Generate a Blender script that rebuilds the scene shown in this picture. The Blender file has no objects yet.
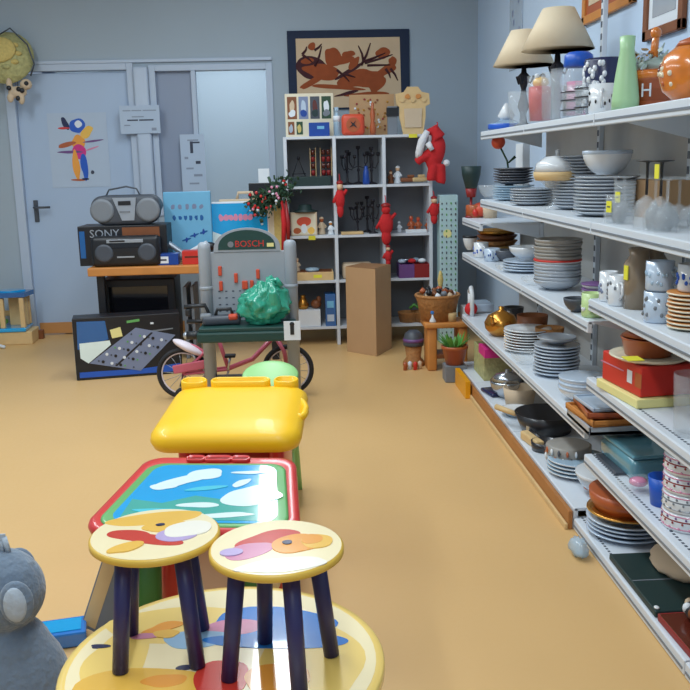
import bpy, bmesh, math, random
from mathutils import Matrix, Vector, Euler
random.seed(7)
PI = math.pi
SC = bpy.context.scene
COL = SC.collection

# ------------------------------------------------------------------ camera
FPX, CAMH, ROLL, VX, VY = 900.0, 1.32, 0.024, 298.0, 162.0
def basis(yaw, pitch, roll):
    F = Vector((math.sin(yaw)*math.cos(pitch), math.cos(yaw)*math.cos(pitch), -math.sin(pitch)))
    R = Vector((math.cos(yaw), -math.sin(yaw), 0)); U = R.cross(F)
    return R*math.cos(roll)-U*math.sin(roll), R*math.sin(roll)+U*math.cos(roll), F
YAW, PITCH = math.radians(2.6547758), math.radians(11.5591703)
CR, CU, CF = basis(YAW, PITCH, ROLL)
CAM = Vector((0, 0, CAMH))
cd = bpy.data.cameras.new('camera'); cam = bpy.data.objects.new('camera', cd); COL.objects.link(cam)
cd.sensor_fit = 'HORIZONTAL'; cd.sensor_width = 36; cd.lens = FPX/690*36; cd.clip_start = .05
mw = Matrix((CR, CU, -CF)).transposed().to_4x4(); mw.translation = CAM
cam.matrix_world = mw
SC.camera = cam

# ------------------------------------------------------------------ light and exposure
SC.view_settings.view_transform = 'Standard'; SC.view_settings.look = 'None'
SC.view_settings.gamma = 1; SC.view_settings.use_curve_mapping = False
SC.view_settings.exposure = 0.0
w = bpy.data.worlds.new('world'); SC.world = w; w.use_nodes = True
wb = w.node_tree.nodes['Background']; wb.inputs[0].default_value = (.62, .78, 1.0, 1); wb.inputs[1].default_value = .55
def area(name, loc, sx, sy, power, col, rot=(0, 0, 0)):
    l = bpy.data.lights.new(name, 'AREA'); l.shape = 'RECTANGLE'; l.size = sx; l.size_y = sy; l.energy = power; l.color = col
    o = bpy.data.objects.new(name, l); o.location = loc; o.rotation_euler = rot; COL.objects.link(o); return o
LIGHTS = [(-.26, 4.3, 2.93, .34, 3.4, 60), (-2.1, 3.4, 2.93, .26, 3.8, 68), (-.12, .2, 2.93, .26, 3.0, 50)]
for lx, ly, lz, sx, sy, pw in LIGHTS:
    area('fluorescent_light', (lx, ly, lz), sx, sy, pw, (.84, .94, 1.0))
area('next_room_light', (-.6, 8.4, 2.7), 1.2, .8, 34, (.84, .94, 1.0))

# ------------------------------------------------------------------ pixel rays onto real planes
def ray(px, py): return CF+CR*((px-345)/FPX)-CU*((py-345)/FPX)
def onz(px, py, z): r = ray(px, py); return CAM+r*((z-CAMH)/r.z)
def ony(px, py, y): r = ray(px, py); return CAM+r*(y/r.y)
def proj(p): d = Vector(p)-CAM; return 345+FPX*d.dot(CR)/d.dot(CF), 345-FPX*d.dot(CU)/d.dot(CF)
def shy(px, X, z):                       # depth at which a column of the photo meets the line x = X on a shelf of height z
    a, b = .6, 9.0
    for _ in range(40):
        m = (a+b)/2
        if proj((X, m, z))[0] > px: a = m
        else: b = m
    return m

# ------------------------------------------------------------------ materials
def srgb(c):
    if isinstance(c, str): c = [int(c[i:i+2], 16) for i in (0, 2, 4)]
    c = [v/255 for v in c]
    return tuple((v/12.92 if v <= .04045 else ((v+.055)/1.055)**2.4) for v in c)+(1,)
MATS = {}
def mat(name, col, rough=.5, metal=0, var=.06, scale=12, trans=0, bump=0, sheen=0, coat=0, alpha=1, emit=0):
    if name in MATS: return MATS[name]
    m = bpy.data.materials.new(name); m.use_nodes = True; nt = m.node_tree; b = nt.nodes['Principled BSDF']
    c = srgb(col)
    b.inputs['Roughness'].default_value = rough; b.inputs['Metallic'].default_value = metal
    b.inputs['Transmission Weight'].default_value = trans; b.inputs['Coat Weight'].default_value = coat
    b.inputs['Sheen Weight'].default_value = sheen; b.inputs['Alpha'].default_value = alpha
    tc = nt.nodes.new('ShaderNodeTexCoord'); nz = nt.nodes.new('ShaderNodeTexNoise'); nz.inputs['Scale'].default_value = scale
    nt.links.new(tc.outputs['Object'], nz.inputs['Vector'])
    mx = nt.nodes.new('ShaderNodeMix'); mx.data_type = 'RGBA'
    mx.inputs['A'].default_value = tuple(max(0, v*(1-var)) for v in c[:3])+(1,)
    mx.inputs['B'].default_value = tuple(min(1, v*(1+var)) for v in c[:3])+(1,)
    nt.links.new(nz.outputs['Fac'], mx.inputs['Factor']); nt.links.new(mx.outputs['Result'], b.inputs['Base Color'])
    if bump:
        bp = nt.nodes.new('ShaderNodeBump'); bp.inputs['Strength'].default_value = bump; bp.inputs['Distance'].default_value = .01
        nt.links.new(nz.outputs['Fac'], bp.inputs['Height']); nt.links.new(bp.outputs['Normal'], b.inputs['Normal'])
    if emit:
        b.inputs['Emission Color'].default_value = c; b.inputs['Emission Strength'].default_value = emit
    MATS[name] = m; return m
M = lambda n: MATS[n]
mat('right_wall_paint', (192, 212, 234), .7, var=.03, scale=2)
mat('pale_paper', (178, 194, 214), .7, var=.02)
mat('wall_paint', (162, 176, 188), .8, var=.03, scale=2, bump=.05)
mat('white_paint', (180, 194, 213), .45, var=.02)
mat('door_paint_lit', (170, 190, 216), .45, var=.03, scale=3)  # lighter and bluer than the walls: light on the door put into its colour
mat('leaf_paint', (140, 152, 174), .4, var=.03, scale=3)
mat('ceiling_paint', (225, 228, 232), .8)
mat('floor', (214, 174, 117), .34, var=.07, scale=1.4)
mat('tile_base', (196, 140, 84), .4, var=.1, scale=5)
mat('shelf_metal', (214, 221, 229), .38, var=.03, scale=6)
mat('shelf_back', (196, 194, 190), .6, var=.04)
mat('hole', (70, 78, 92), .7)
mat('white_laminate', (206, 212, 220), .45)
mat('grey_back', (128, 132, 138), .7)
mat('wood', (204, 134, 66), .45, var=.18, scale=9)
mat('dark_wood', (128, 74, 40), .5, var=.25, scale=9)
mat('pale_wood', (214, 182, 130), .55, var=.14, scale=14)
mat('kick_wood', (170, 112, 58), .5, var=.2, scale=8)
mat('navy', (44, 42, 92), .4, var=.06)
mat('cream_yellow', (240, 206, 112), .28, var=.05, scale=4, coat=.6)
mat('cream', (248, 232, 188), .2, var=.04, scale=6, coat=.7)
mat('edge_yellow', (222, 180, 70), .4, var=.06)
mat('art_red', (206, 62, 50), .2, coat=.7); mat('art_pink', (214, 140, 170), .2, coat=.7); mat('art_lilac', (190, 170, 214), .2, coat=.7)
mat('art_orange', (238, 160, 62), .2, coat=.7); mat('art_gold', (240, 190, 84), .2, coat=.7); mat('art_blue', (44, 122, 204), .2, coat=.7)
mat('art_sky', (150, 190, 222), .2, coat=.7); mat('art_white', (246, 240, 226), .2, coat=.7); mat('art_navy', (38, 44, 80), .25)
mat('toy_yellow', (255, 200, 22), .42, var=.03, coat=.12); mat('toy_yellow_deep', (232, 160, 12), .35)
mat('toy_red', (208, 50, 48), .32, coat=.3); mat('toy_red_dark', (150, 28, 30), .4)
mat('toy_green', (98, 170, 96), .35, coat=.2); mat('leg_green', (62, 110, 44), .4); mat('pale_green', (150, 206, 132), .4)
mat('sky_teal', (80, 200, 220), .14, coat=.8); mat('sky_blue', (20, 162, 224), .14, coat=.8); mat('teal_green', (70, 170, 160), .14, coat=.8); mat('cloud', (222, 240, 240), .14, coat=.8)
mat('bench_grey', (156, 163, 172), .4); mat('bench_dark', (30, 66, 62), .4); mat('bench_black', (36, 38, 42), .4); mat('red', (205, 48, 38), .4); mat('blue', (30, 88, 190), .35)
mat('tool_orange', (208, 78, 50), .45)
mat('bag_green', (52, 168, 138), .25, var=.2, scale=10, bump=.6, trans=.15, coat=.5)
mat('rubber', (34, 34, 38), .7); mat('chrome', (200, 205, 212), .2, metal=1); mat('spoke', (170, 176, 184), .3, metal=.8)
mat('bike_pink', (204, 96, 118), .35, coat=.3); mat('bike_white', (226, 214, 222), .4)
mat('cardboard', (186, 148, 108), .8, var=.07, scale=7); mat('cardboard_dark', (146, 106, 70), .8)
mat('plush_grey', (112, 128, 146), .95, var=.14, scale=60, bump=.6, sheen=.4); mat('plush_light', (178, 190, 202), .9, var=.1, scale=60, bump=.4); mat('plush_skin', (206, 160, 130), .9)
mat('black', (24, 26, 32), .4); mat('black_gloss', (18, 20, 26), .12, coat=.4); mat('dark_grey', (70, 76, 86), .45); mat('silver', (176, 184, 194), .3, metal=.6); mat('mid_grey', (120, 126, 134), .5)
mat('paper', (222, 228, 234), .7, var=.02); mat('ink', (60, 66, 84), .7); mat('ink_soft', (140, 150, 168), .7)
mat('tag_yellow', (228, 222, 60), .6); mat('note_yellow', (232, 222, 150), .7)
mat('screen_blue', (34, 96, 160), .25, coat=.4); mat('deep_blue', (20, 66, 150), .3); mat('box_lightblue', (112, 178, 214), .4); mat('console_grey', (122, 134, 164), .4)
mat('porcelain', (220, 224, 228), .18, var=.03, coat=.4); mat('porcelain_blue', (186, 202, 220), .18, coat=.4); mat('porcelain_grey', (168, 176, 186), .2, coat=.4); mat('plate_dark', (84, 88, 98), .25, coat=.3)
mat('plate_cream', (226, 216, 190), .25, coat=.3); mat('plate_gold', (206, 160, 74), .3, coat=.3); mat('stone_bowl', (150, 146, 140), .4)
mat('terracotta', (176, 88, 44), .4, var=.15, coat=.3); mat('terracotta_dark', (92, 36, 24), .25, coat=.5); mat('orange_glaze', (214, 120, 38), .25, var=.25, scale=30, coat=.6)
mat('amber', (158, 140, 118), .15, alpha=.75, coat=.4); mat('brass', (196, 138, 60), .25, metal=.8)
mat('glass', (236, 244, 250), .04, var=0, alpha=.13); mat('glass_blue', (186, 214, 234), .08, var=0, alpha=.6); mat('glass_dark', (96, 146, 160), .12, coat=.5); mat('pane', (220, 235, 245), .02, var=0, alpha=.08)
mat('steel', (184, 190, 198), .22, metal=.9); mat('pan_black', (42, 42, 46), .3, coat=.3)
mat('shade', (226, 208, 178), .8, var=.03); mat('iron', (38, 36, 44), .5, metal=.4)
mat('wicker', (168, 116, 66), .75, var=.35, scale=45, bump=.8); mat('wicker_green', (176, 172, 118), .75, var=.4, scale=40, bump=.8); mat('straw', (204, 182, 110), .8, var=.25, scale=50, bump=.5)
mat('leaf', (84, 150, 62), .5, var=.3, scale=20); mat('leaf_dark', (40, 72, 50), .6, var=.4, scale=30); mat('leaf_silver', (168, 184, 176), .4, var=.3, scale=30)
mat('plush_red', (196, 36, 40), .9, var=.12, scale=50, bump=.4); mat('fluff', (226, 226, 230), .95, var=.1, scale=60, bump=.6)
mat('magenta', (206, 40, 130), .45); mat('purple', (110, 72, 130), .4); mat('teal_pattern', (178, 206, 208), .6, var=.06, scale=20); mat('batik_navy', (26, 40, 66), .8); mat('batik_cream', (206, 180, 148), .85, var=.08, scale=8); mat('batik_rust', (150, 72, 34), .85, var=.25, scale=14); mat('batik_dark', (66, 28, 34), .85)
mat('mug_green', (190, 214, 150), .3); mat('vase_green', (168, 208, 160), .3); mat('beige', (206, 184, 156), .8, var=.08); mat('skin', (226, 186, 150), .6); mat('dark_green', (26, 50, 50), .5); mat('book_red', (140, 32, 34), .5)
mat('lamp_glow', (255, 255, 255), .5, emit=2.5)
# floor: faint mottling and scuffs; next room wall
def floor_nodes():
    m = MATS['floor']; nt = m.node_tree; b = nt.nodes['Principled BSDF']
    n = nt.nodes.new('ShaderNodeTexNoise'); n.inputs['Scale'].default_value = 60; n.inputs['Detail'].default_value = 4
    tc = nt.nodes.new('ShaderNodeTexCoord'); nt.links.new(tc.outputs['Object'], n.inputs['Vector'])
    r = nt.nodes.new('ShaderNodeMapRange'); r.inputs['To Min'].default_value = .34; r.inputs['To Max'].default_value = .52
    nt.links.new(n.outputs['Fac'], r.inputs['Value']); nt.links.new(r.outputs['Result'], b.inputs['Roughness'])
floor_nodes()

# ------------------------------------------------------------------ mesh builder
def T(x=0, y=0, z=0, rx=0, ry=0, rz=0, s=1):
    return Matrix.Translation((x, y, z)) @ Euler((rx, ry, rz)).to_matrix().to_4x4() @ Matrix.Scale(s, 4)
class MB:
    def __init__(s): s.k = 0; s.v = []; s.f = []; s.mi = []; s.sm = []; s.ms = []; s.M = Matrix()
    def at(s, *a, **k): s.M = T(*a, **k); return s
    def add(s, vs, fs, m, smooth=False):
        o = len(s.v); m = MATS[m] if isinstance(m, str) else m
        if m not in s.ms: s.ms.append(m)
        k = s.ms.index(m); s.v += [tuple(s.M @ Vector(v)) for v in vs]
        for f in fs: s.f.append([i+o for i in f]); s.mi.append(k); s.sm.append(smooth)
        return s
    def box(s, cx, cy, cz, sx, sy, sz, m, bev=0, seg=2):
        bm = bmesh.new(); bmesh.ops.create_cube(bm, size=1)
        for v in bm.verts: v.co = Vector((v.co.x*sx+cx, v.co.y*sy+cy, v.co.z*sz+cz))
        if bev: bmesh.ops.bevel(bm, geom=bm.edges[:], offset=min(bev, .49*min(sx, sy, sz)), segments=seg, profile=.5, affect='EDGES')
        bm.verts.index_update(); s.add([v.co[:] for v in bm.verts], [[v.index for v in f.verts] for f in bm.faces], m, bool(bev) and seg > 2); bm.free(); return s
    def bx(s, x0, x1, y0, y1, z0, z1, m, bev=0, seg=2): return s.box((x0+x1)/2, (y0+y1)/2, (z0+z1)/2, abs(x1-x0), abs(y1-y0), abs(z1-z0), m, bev, seg)
    def lathe(s, prof, m, seg=20, c=(0, 0, 0), sx=1, sy=1, smooth=True):
        vs, fs = [], []
        n = len(prof)
        for i in range(seg):
            a = 2*PI*i/seg
            for r, z in prof: vs.append((c[0]+r*math.cos(a)*sx, c[1]+r*math.sin(a)*sy, c[2]+z))
        for i in range(seg):
            j = (i+1) % seg
            for k in range(n-1): fs.append([i*n+k, j*n+k, j*n+k+1, i*n+k+1])
        for k, rev in ((0, 1), (n-1, 0)):
            if prof[k][0] > 1e-6: 
                f = [i*n+k for i in range(seg)]; fs.append(f[::-1] if rev else f)
        return s.add(vs, fs, m, smooth)
    def cyl(s, cx, cy, z0, z1, r, m, r2=None, seg=16): 
        return s.lathe([(r, z0), (r if r2 is None else r2, z1)], m, seg, (cx, cy, 0), smooth=False) 
    def rod(s, a, b, r, m, r2=None, seg=10): return s.tube([a, b], [r, r if r2 is None else r2], m, seg)
    def tube(s, pts, r, m, seg=8, closed=False):
        pts = [Vector(p) for p in pts]; n = len(pts); rs = r if isinstance(r, (list, tuple)) else [r]*n
        vs, fs = [], []; up = None
        for i, p in enumerate(pts):
            if closed: t = pts[(i+1) % n]-pts[i-1]
            else: t = pts[min(i+1, n-1)]-pts[max(i-1, 0)]
            t.normalize()
            if up is None: up = t.orthogonal().normalized()
            up = (up-t*up.dot(t)); up = up.normalized() if up.length > 1e-6 else t.orthogonal().normalized()
            w_ = t.cross(up)
            for k in range(seg):
                a = 2*PI*k/seg; vs.append(tuple(p+(up*math.cos(a)+w_*math.sin(a))*rs[i]))
        for i in range(n if closed else n-1):
            j = (i+1) % n
            for k in range(seg): fs.append([i*seg+k, i*seg+(k+1) % seg, j*seg+(k+1) % seg, j*seg+k])
        if not closed: fs += [list(range(seg))[::-1], [(n-1)*seg+k for k in range(seg)]]
        return s.add(vs, fs, m, True)
    def ell(s, c, r, m, seg=16, rings=10, jit=0):
        prof = []
        if isinstance(r, (int, float)): r = (r, r, r)
        vs, fs = [(c[0], c[1], c[2]-r[2])], []
        for i in range(1, rings):
            a = -PI/2+PI*i/rings
            for k in range(seg):
                b = 2*PI*k/seg; q = 1+random.uniform(-jit, jit)
                vs.append((c[0]+r[0]*q*math.cos(a)*math.cos(b), c[1]+r[1]*q*math.cos(a)*math.sin(b), c[2]+r[2]*q*math.sin(a)))
        vs.append((c[0], c[1], c[2]+r[2])); L = len(vs)-1
        for k in range(seg):
            j = (k+1) % seg; fs.append([0, 1+j, 1+k]); fs.append([L, 1+(rings-2)*seg+k, 1+(rings-2)*seg+j])
            for i in range(rings-2): fs.append([1+i*seg+k, 1+i*seg+j, 1+(i+1)*seg+j, 1+(i+1)*seg+k])
        return s.add(vs, fs, m, True)
    def prism(s, pts, h, m, smooth=False):     # outline in local xy, thickness along local z
        n = len(pts); vs = [(p[0], p[1], 0) for p in pts]+[(p[0], p[1], h) for p in pts]
        fs = [list(range(n))[::-1], list(range(n, 2*n))]+[[i, (i+1) % n, n+(i+1) % n, n+i] for i in range(n)]
        return s.add(vs, fs, m, smooth)
    def flat(s, pts, m, lift=.0008): s.k += 1; return s.prism(pts, lift+.00006*s.k, m)
    def blob(s, cx, cy, rx, ry, m, lift=.0008, n=14, j=.15, rot=0):
        P = []; hs = [(h, random.uniform(-j, j)/(h-.6)*.8, random.uniform(0, 6)) for h in (2, 3, 4, 5)] if n > 8 else None
        if hs: n = n*2
        for i in range(n):
            a = 2*PI*i/n; q = 1+(sum(am*math.sin(h*a+ph) for h, am, ph in hs) if hs else random.uniform(-j, j)); x, y = rx*q*math.cos(a), ry*q*math.sin(a)
            P.append((cx+x*math.cos(rot)-y*math.sin(rot), cy+x*math.sin(rot)+y*math.cos(rot)))
        return s.flat(P, m, lift)
    def text(s, txt, size, m, ext=.0006):
        cu = bpy.data.curves.new('t', 'FONT'); cu.body = txt; cu.size = size; cu.extrude = ext; cu.align_x = 'CENTER'; cu.align_y = 'CENTER'; cu.resolution_u = 2
        o = bpy.data.objects.new('t', cu); COL.objects.link(o); bpy.context.view_layer.update()
        me = bpy.data.meshes.new_from_object(o.evaluated_get(bpy.context.evaluated_depsgraph_get()))
        s.add([v.co[:] for v in me.vertices], [list(p.vertices) for p in me.polygons], m)
        bpy.data.objects.remove(o); bpy.data.curves.remove(cu); bpy.data.meshes.remove(me); return s
    def build(s, name, parent=None, loc=None, rz=0):
        me = bpy.data.meshes.new(name); me.from_pydata(s.v, [], s.f)
        for m in s.ms: me.materials.append(m)
        me.polygons.foreach_set('material_index', s.mi); me.polygons.foreach_set('use_smooth', s.sm)
        bm = bmesh.new(); bm.from_mesh(me); bmesh.ops.recalc_face_normals(bm, faces=bm.faces[:]); bm.to_mesh(me); bm.free(); me.update()
        o = bpy.data.objects.new(name, me); COL.objects.link(o)
        if parent: o.parent = parent
        if loc is not None: o.location = loc
        o.rotation_euler.z = rz
        return o
def tag(o, label=None, cat=None, group=None, kind=None):
    if label: o['label'] = label
    if cat: o['category'] = cat
    if group: o['group'] = group
    if kind: o['kind'] = kind
    return o
def thing(name, label, cat, loc=(0, 0, 0), rz=0, group=None):
    o = bpy.data.objects.new(name, None); COL.objects.link(o); o.location = loc; o.rotation_euler = (0, 0, rz); o.empty_display_size = .05
    return tag(o, label, cat, group)
def copy_tree(o, parent=None):
    c = o.copy(); COL.objects.link(c); c.parent = parent
    for ch in [x for x in COL.objects if x.parent == o]: copy_tree(ch, c)
    return c
def struct(mb, name, parent=None):
    o = mb.build(name, parent)
    if not parent: o['kind'] = 'structure'
    return o
def single(mb, name, label, cat, loc, rz=0, group=None): return tag(mb.build(name, None, loc, rz), label, cat, group)

# ------------------------------------------------------------------ room
WY, WX = 7.23, 1.42
LX, FY, CZ = -3.3, -2.2, 2.98
struct(MB().bx(LX, WX+.1, FY, WY+.1, -.05, 0, 'floor'), 'floor')
struct(MB().bx(LX, WX+.1, FY, WY+.1, CZ, CZ+.06, 'ceiling_paint'), 'ceiling')
DX0, DX1, DZ = -2.14, -1.285, 2.03
NX0, NX1, NZ0 = -1.10, -.215, .96
b = MB()
b.bx(LX, DX0-.07, WY, WY+.1, 0, CZ, 'wall_paint').bx(DX0-.07, NX1+.04, WY, WY+.1, DZ+.04, CZ, 'wall_paint')
b.bx(DX1+.04, NX0-.02, WY, WY+.1, 0, DZ+.04, 'wall_paint').bx(NX0-.02, NX1+.04, WY, WY+.1, 0, NZ0-.03, 'wall_paint').bx(NX1+.04, WX+.1, WY, WY+.1, 0, CZ, 'wall_paint')
struct(b, 'wall_back')
struct(MB().bx(WX, WX+.1, FY, WY, 0, CZ, 'right_wall_paint'), 'wall_right')
struct(MB().bx(LX-.1, LX, FY, WY+.1, 0, CZ, 'wall_paint'), 'wall_left')
b = MB().bx(-1.9, 1.0, 9.3, 9.4, 0, CZ, 'wall_paint').bx(-1.95, -1.85, WY+.1, 9.4, 0, CZ, 'wall_paint').bx(.95, 1.05, WY+.1, 9.4, 0, CZ, 'wall_paint')
b.bx(-1.9, 1.0, WY+.1, 9.4, 2.9, 2.98, 'ceiling_paint').bx(-1.9, 1.0, WY+.1, 9.4, -.05, 0, 'floor')
struct(b, 'wall_next_room')
struct(MB().bx(LX, DX0-.07, WY-.012, WY, 0, .085, 'tile_base', .003).bx(DX1+.04, WX, WY-.012, WY, 0, .085, 'tile_base', .003), 'baseboard_back')
struct(MB().bx(WX-.012, WX, FY, WY-.012, 0, .085, 'tile_base', .003), 'baseboard_right')
# closed door
d = MB()
d.bx(DX0, DX1, WY+.03, WY+.07, .01, DZ, 'door_paint_lit', .004)
door = struct(d, 'door_1')
f = MB().bx(DX0-.07, DX0, WY-.015, WY+.1, 0, DZ+.06, 'white_paint', .004).bx(DX1, DX1+.05, WY-.015, WY+.1, 0, DZ+.06, 'white_paint', .004).bx(DX0, DX1, WY-.015, WY+.1, DZ+.01, DZ+.06, 'white_paint', .004)
f.build('door_frame', door)
h = MB().box(DX0+.075, WY+.024, .99, .035, .012, .17, 'dark_grey', .004).tube([(DX0+.075, WY+.03, 1.02), (DX0+.075, WY-.035, 1.02), (DX0+.085, WY-.04, 1.02), (DX0+.2, WY-.04, 1.02)], .009, 'dark_grey')
tag(h.build('door_handle', door), 'dark metal lever handle')
MB().bx(DX0+.02, DX1-.02, WY+.022, WY+.03, .01, .1, 'tile_base', .002).build('kick_plate', door)
# interior window with an opaque left half
wn = MB()
for a in [(NX0-.02, NX0+.03, NZ0-.03, DZ+.04), (NX1-.01, NX1+.04, NZ0-.03, DZ+.04), (NX0+.03, NX1-.01, DZ-.005, DZ+.04), (NX0+.03, NX1-.01, NZ0-.03, NZ0+.02), (-.80, -.765, NZ0+.02, DZ-.005)]:
    wn.bx(a[0], a[1], WY-.012, WY+.08, a[2], a[3], 'white_paint', .003)
win = struct(wn, 'window_1')
MB().bx(NX0+.03, -.80, WY+.035, WY+.055, NZ0+.02, DZ-.005, 'leaf_paint').build('opaque_panel', win)
MB().bx(-.765, NX1-.01, WY+.04, WY+.046, NZ0+.02, DZ-.005, 'pane').build('pane', win)
struct(MB().bx(DX1+.05, NX0-.02, WY-.05, WY, 0, DZ+.03, 'white_paint', .02, 3), 'trim_1')
struct(MB().bx(DX0-.07, NX1+.04, WY-.02, WY, DZ+.06, DZ+.085, 'white_paint', .004), 'trim_2')
for i, (lx, ly, lz, sx, sy, pw) in enumerate(LIGHTS):
    o = thing('ceiling_light', ['long white fluorescent ceiling fixture over the aisle beside the shelves', 'long white fluorescent ceiling fixture on the left side of the room', 'white fluorescent ceiling fixture nearest the entrance'][i], 'ceiling light', (lx, ly, CZ))
    MB().bx(-sx/2-.03, sx/2+.03, -sy/2-.03, sy/2+.03, -.04, 0, 'white_paint', .005).build('housing', o)

# ------------------------------------------------------------------ white metal shelving
XB, XU, XL, XK = 1.33, .98, .98, .95
def shelf(b, y0, y1, z, x0, near=False):
    b.bx(x0, XB, y0+.003, y1-.003, z-.012, z, 'shelf_metal', .002)
    b.bx(x0-.004, x0+.014, y0+.003, y1-.003, z-.042, z-.001, 'shelf_metal', .003)
    b.bx(x0-.006, x0-.004, y0+.01, y1-.01, z-.029, z-.022, 'mid_grey')
    if near:
        n = int((y1-y0)/.02)
        for k in range(n):
            yy = y0+.015+k*.02
            b.bx(x0+.022, x0+.03, yy, yy+.011, z-.001, z+.0004, 'hole')
def unit(y0, y1, bays, levels, label, near=False):
    t = thing('shelving_unit', label, 'shelving', (0, 0, 0))
    MB().bx(XB, XB+.02, y0, y1, .02, 1.5 if bays else 1.0, 'shelf_back').build('back_panel', t)
    ys = [y0+(y1-y0)*k/max(1, bays) for k in range(max(1, bays)+1)]
    for k, y in enumerate(ys):
        if k == len(ys)-1: continue
        y += .018
        top = 2.3 if bays else 1.12
        u = MB().bx(XB-.022, XB-.001, y-.015, y+.015, 0, top, 'shelf_metal', .002)
        for q in range(int(top/.05)-1): u.bx(XB-.0235, XB-.0215, y-.008, y-.003, .05+q*.05, .075+q*.05, 'hole').bx(XB-.0235, XB-.0215, y+.003, y+.008, .05+q*.05, .075+q*.05, 'hole')
        u.build('upright', t)
    for z, x0 in levels:
        s_ = MB(); 
        for k in range(len(ys)-1): shelf(s_, ys[k], ys[k+1], z, x0, near and z < .7)
        s_.build('shelf', t)
        for y in (ys[0]+.006, ys[-1]-.006):
            if z > .2: MB().at(0, y+.001, 0, rx=PI/2).prism([(x0+.03, z-.013), (XB-.024, z-.013), (XB-.024, z-.09)], .003, 'shelf_metal').build('bracket', t)
    return t
Z1, Z2 = 1.455, 1.10
YA, YB, YC, YD = 5.42, 4.88, 3.0, 1.1
U1 = [(Z1, XU), (Z2, XU), (.76, XL), (.38, XL)]
far = unit(YB, YA, 0, [(.97, .98), (.76, XL), (.38, XL), (.08, XK)], 'low far bay of white metal shelving nearest the back wall')
u1 = unit(YC, YB, 2, U1+[(.08, XK)], 'middle white metal shelving unit with wooden kickboard stacked with crockery')
u2 = unit(YD, YC, 2, [(Z1, XU), (Z2, XU), (.84, XL), (.565, XL), (.285, XL), (.045, XK)], 'nearest white metal shelving unit with perforated shelf edges', True)
for yy0, yy1, uu in ((YC, YB-.001, u1), (YB+.001, YA, far)):
    kb = MB().bx(XK-.022, XK-.006, yy0, yy1, 0, .07, 'kick_wood', .003).bx(XK-.034, XK-.023, yy0, yy1, 0, .022, 'pale_wood', .003).build('kickboard', uu); kb['label'] = 'orange brown wooden kickboard'
MB().bx(XK-.006, XB, YC+.01, YC+.025, 0, .038, 'shelf_metal').build('base_end', u1)
MB().bx(XK+.02, XK+.03, YD, YC, 0, .03, 'shelf_metal').build('kickboard', u2)

# ------------------------------------------------------------------ crockery kinds (each cached prototype, copied with shared mesh)
def plate_prof(R, h=.02, t=.004):
    return [(0, 0), (R*.55, 0), (R*.62, .002), (R, h-.002), (R+.0015, h), (R, h+t-.001), (R*.62, t+.004), (R*.55, t), (0, t)]
def plate_mb(R, m, rim=None, h=.02): 
    b = MB().lathe(plate_prof(R, h), m, 28)
    if rim: b.lathe([(R*.9, h*.84+.0042), (R*1.004, h+.0022), (R*1.004, h+.0036), (R*.9, h*.84+.0052)], rim, 28)
    return b
def bowl_mb(R, h, m, t=.004, foot=.45, rim=None):
    P = [(0, 0), (R*foot, 0), (R*foot, .004)]
    for k in range(1, 8):
        a = k/7; P.append((R*(foot+(1-foot)*math.sin(a*PI/2)), .004+(h-.004)*a**1.3))
    P += [(r-t, z+.0005) for r, z in P[:2:-1]]+[(0, .008)]
    b = MB().lathe(P, m, 28)
    if rim: b.lathe([(R-.001, h*.86), (R+.0015, h*.9), (R+.0018, h+.001), (R-.003, h+.002)], rim, 28)
    return b
ORD = ['topmost', 'second', 'third', 'fourth', 'fifth', 'sixth', 'seventh', 'eighth']
def stack(mb, name, noun, cat, n, x, y, z, dz, desc, wob=.003):
    """n separate dishes, each its own object; desc locates the pile"""
    first = None
    for i in range(n):
        top = n-1-i
        if n == 1: lab = f'{noun} {desc}'
        elif n <= 6: lab = f'{noun}, {ORD[top]}' + (' from top' if top else '') + f' of {desc}'
        else: lab = f'{noun}, topmost {desc}' if top == 0 else (f'{noun}, lowest {desc}' if i == 0 else f'{noun}, inner one {desc}')
        if first is None: o = mb.build(name); first = o
        else: o = first.copy(); COL.objects.link(o)
        o.location = (x+random.uniform(-wob, wob), y+random.uniform(-wob, wob), z+.0006+i*dz); o.rotation_euler.z = random.uniform(0, 6)
        tag(o, lab, cat, noun.split(' with')[0]+'s '+desc)
    return z+.0006+(n-1)*dz
def mug_thing(label, x, y, z, rz, R, h, m, mark=None, group=None):
    t = thing('mug', label, 'mug', (x, y, z+.0006), rz, group)
    b = MB().lathe([(0, 0), (R*.9, 0), (R, .006), (R, h), (R-.004, h), (R-.005, .008), (0, .006)], m, 24)
    if mark:
        for k in range(14):
            a = random.uniform(PI*.5, PI*1.6); zz = random.uniform(.25, .8)*h
            b.ell((R*math.cos(a), R*math.sin(a), zz), (.0035, .0055, .0065), mark, 6, 5)
    b.build('body', t)
    MB().tube([(R*.97*math.cos(4.3), R*.97*math.sin(4.3), h*.8), ((R+.026)*math.cos(4.3), (R+.026)*math.sin(4.3), h*.75), ((R+.03)*math.cos(4.3), (R+.03)*math.sin(4.3), h*.45), (R*.97*math.cos(4.3), R*.97*math.sin(4.3), h*.22)], .005, m).build('handle', t)
    return t
def tumbler_mb(R, h, m='glass', r0=None):
    r0 = r0 or R*.8
    return MB().lathe([(0, 0), (r0, 0), (R, h), (R-.0025, h), (r0-.003, .012), (0, .012)], m, 20)
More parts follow.
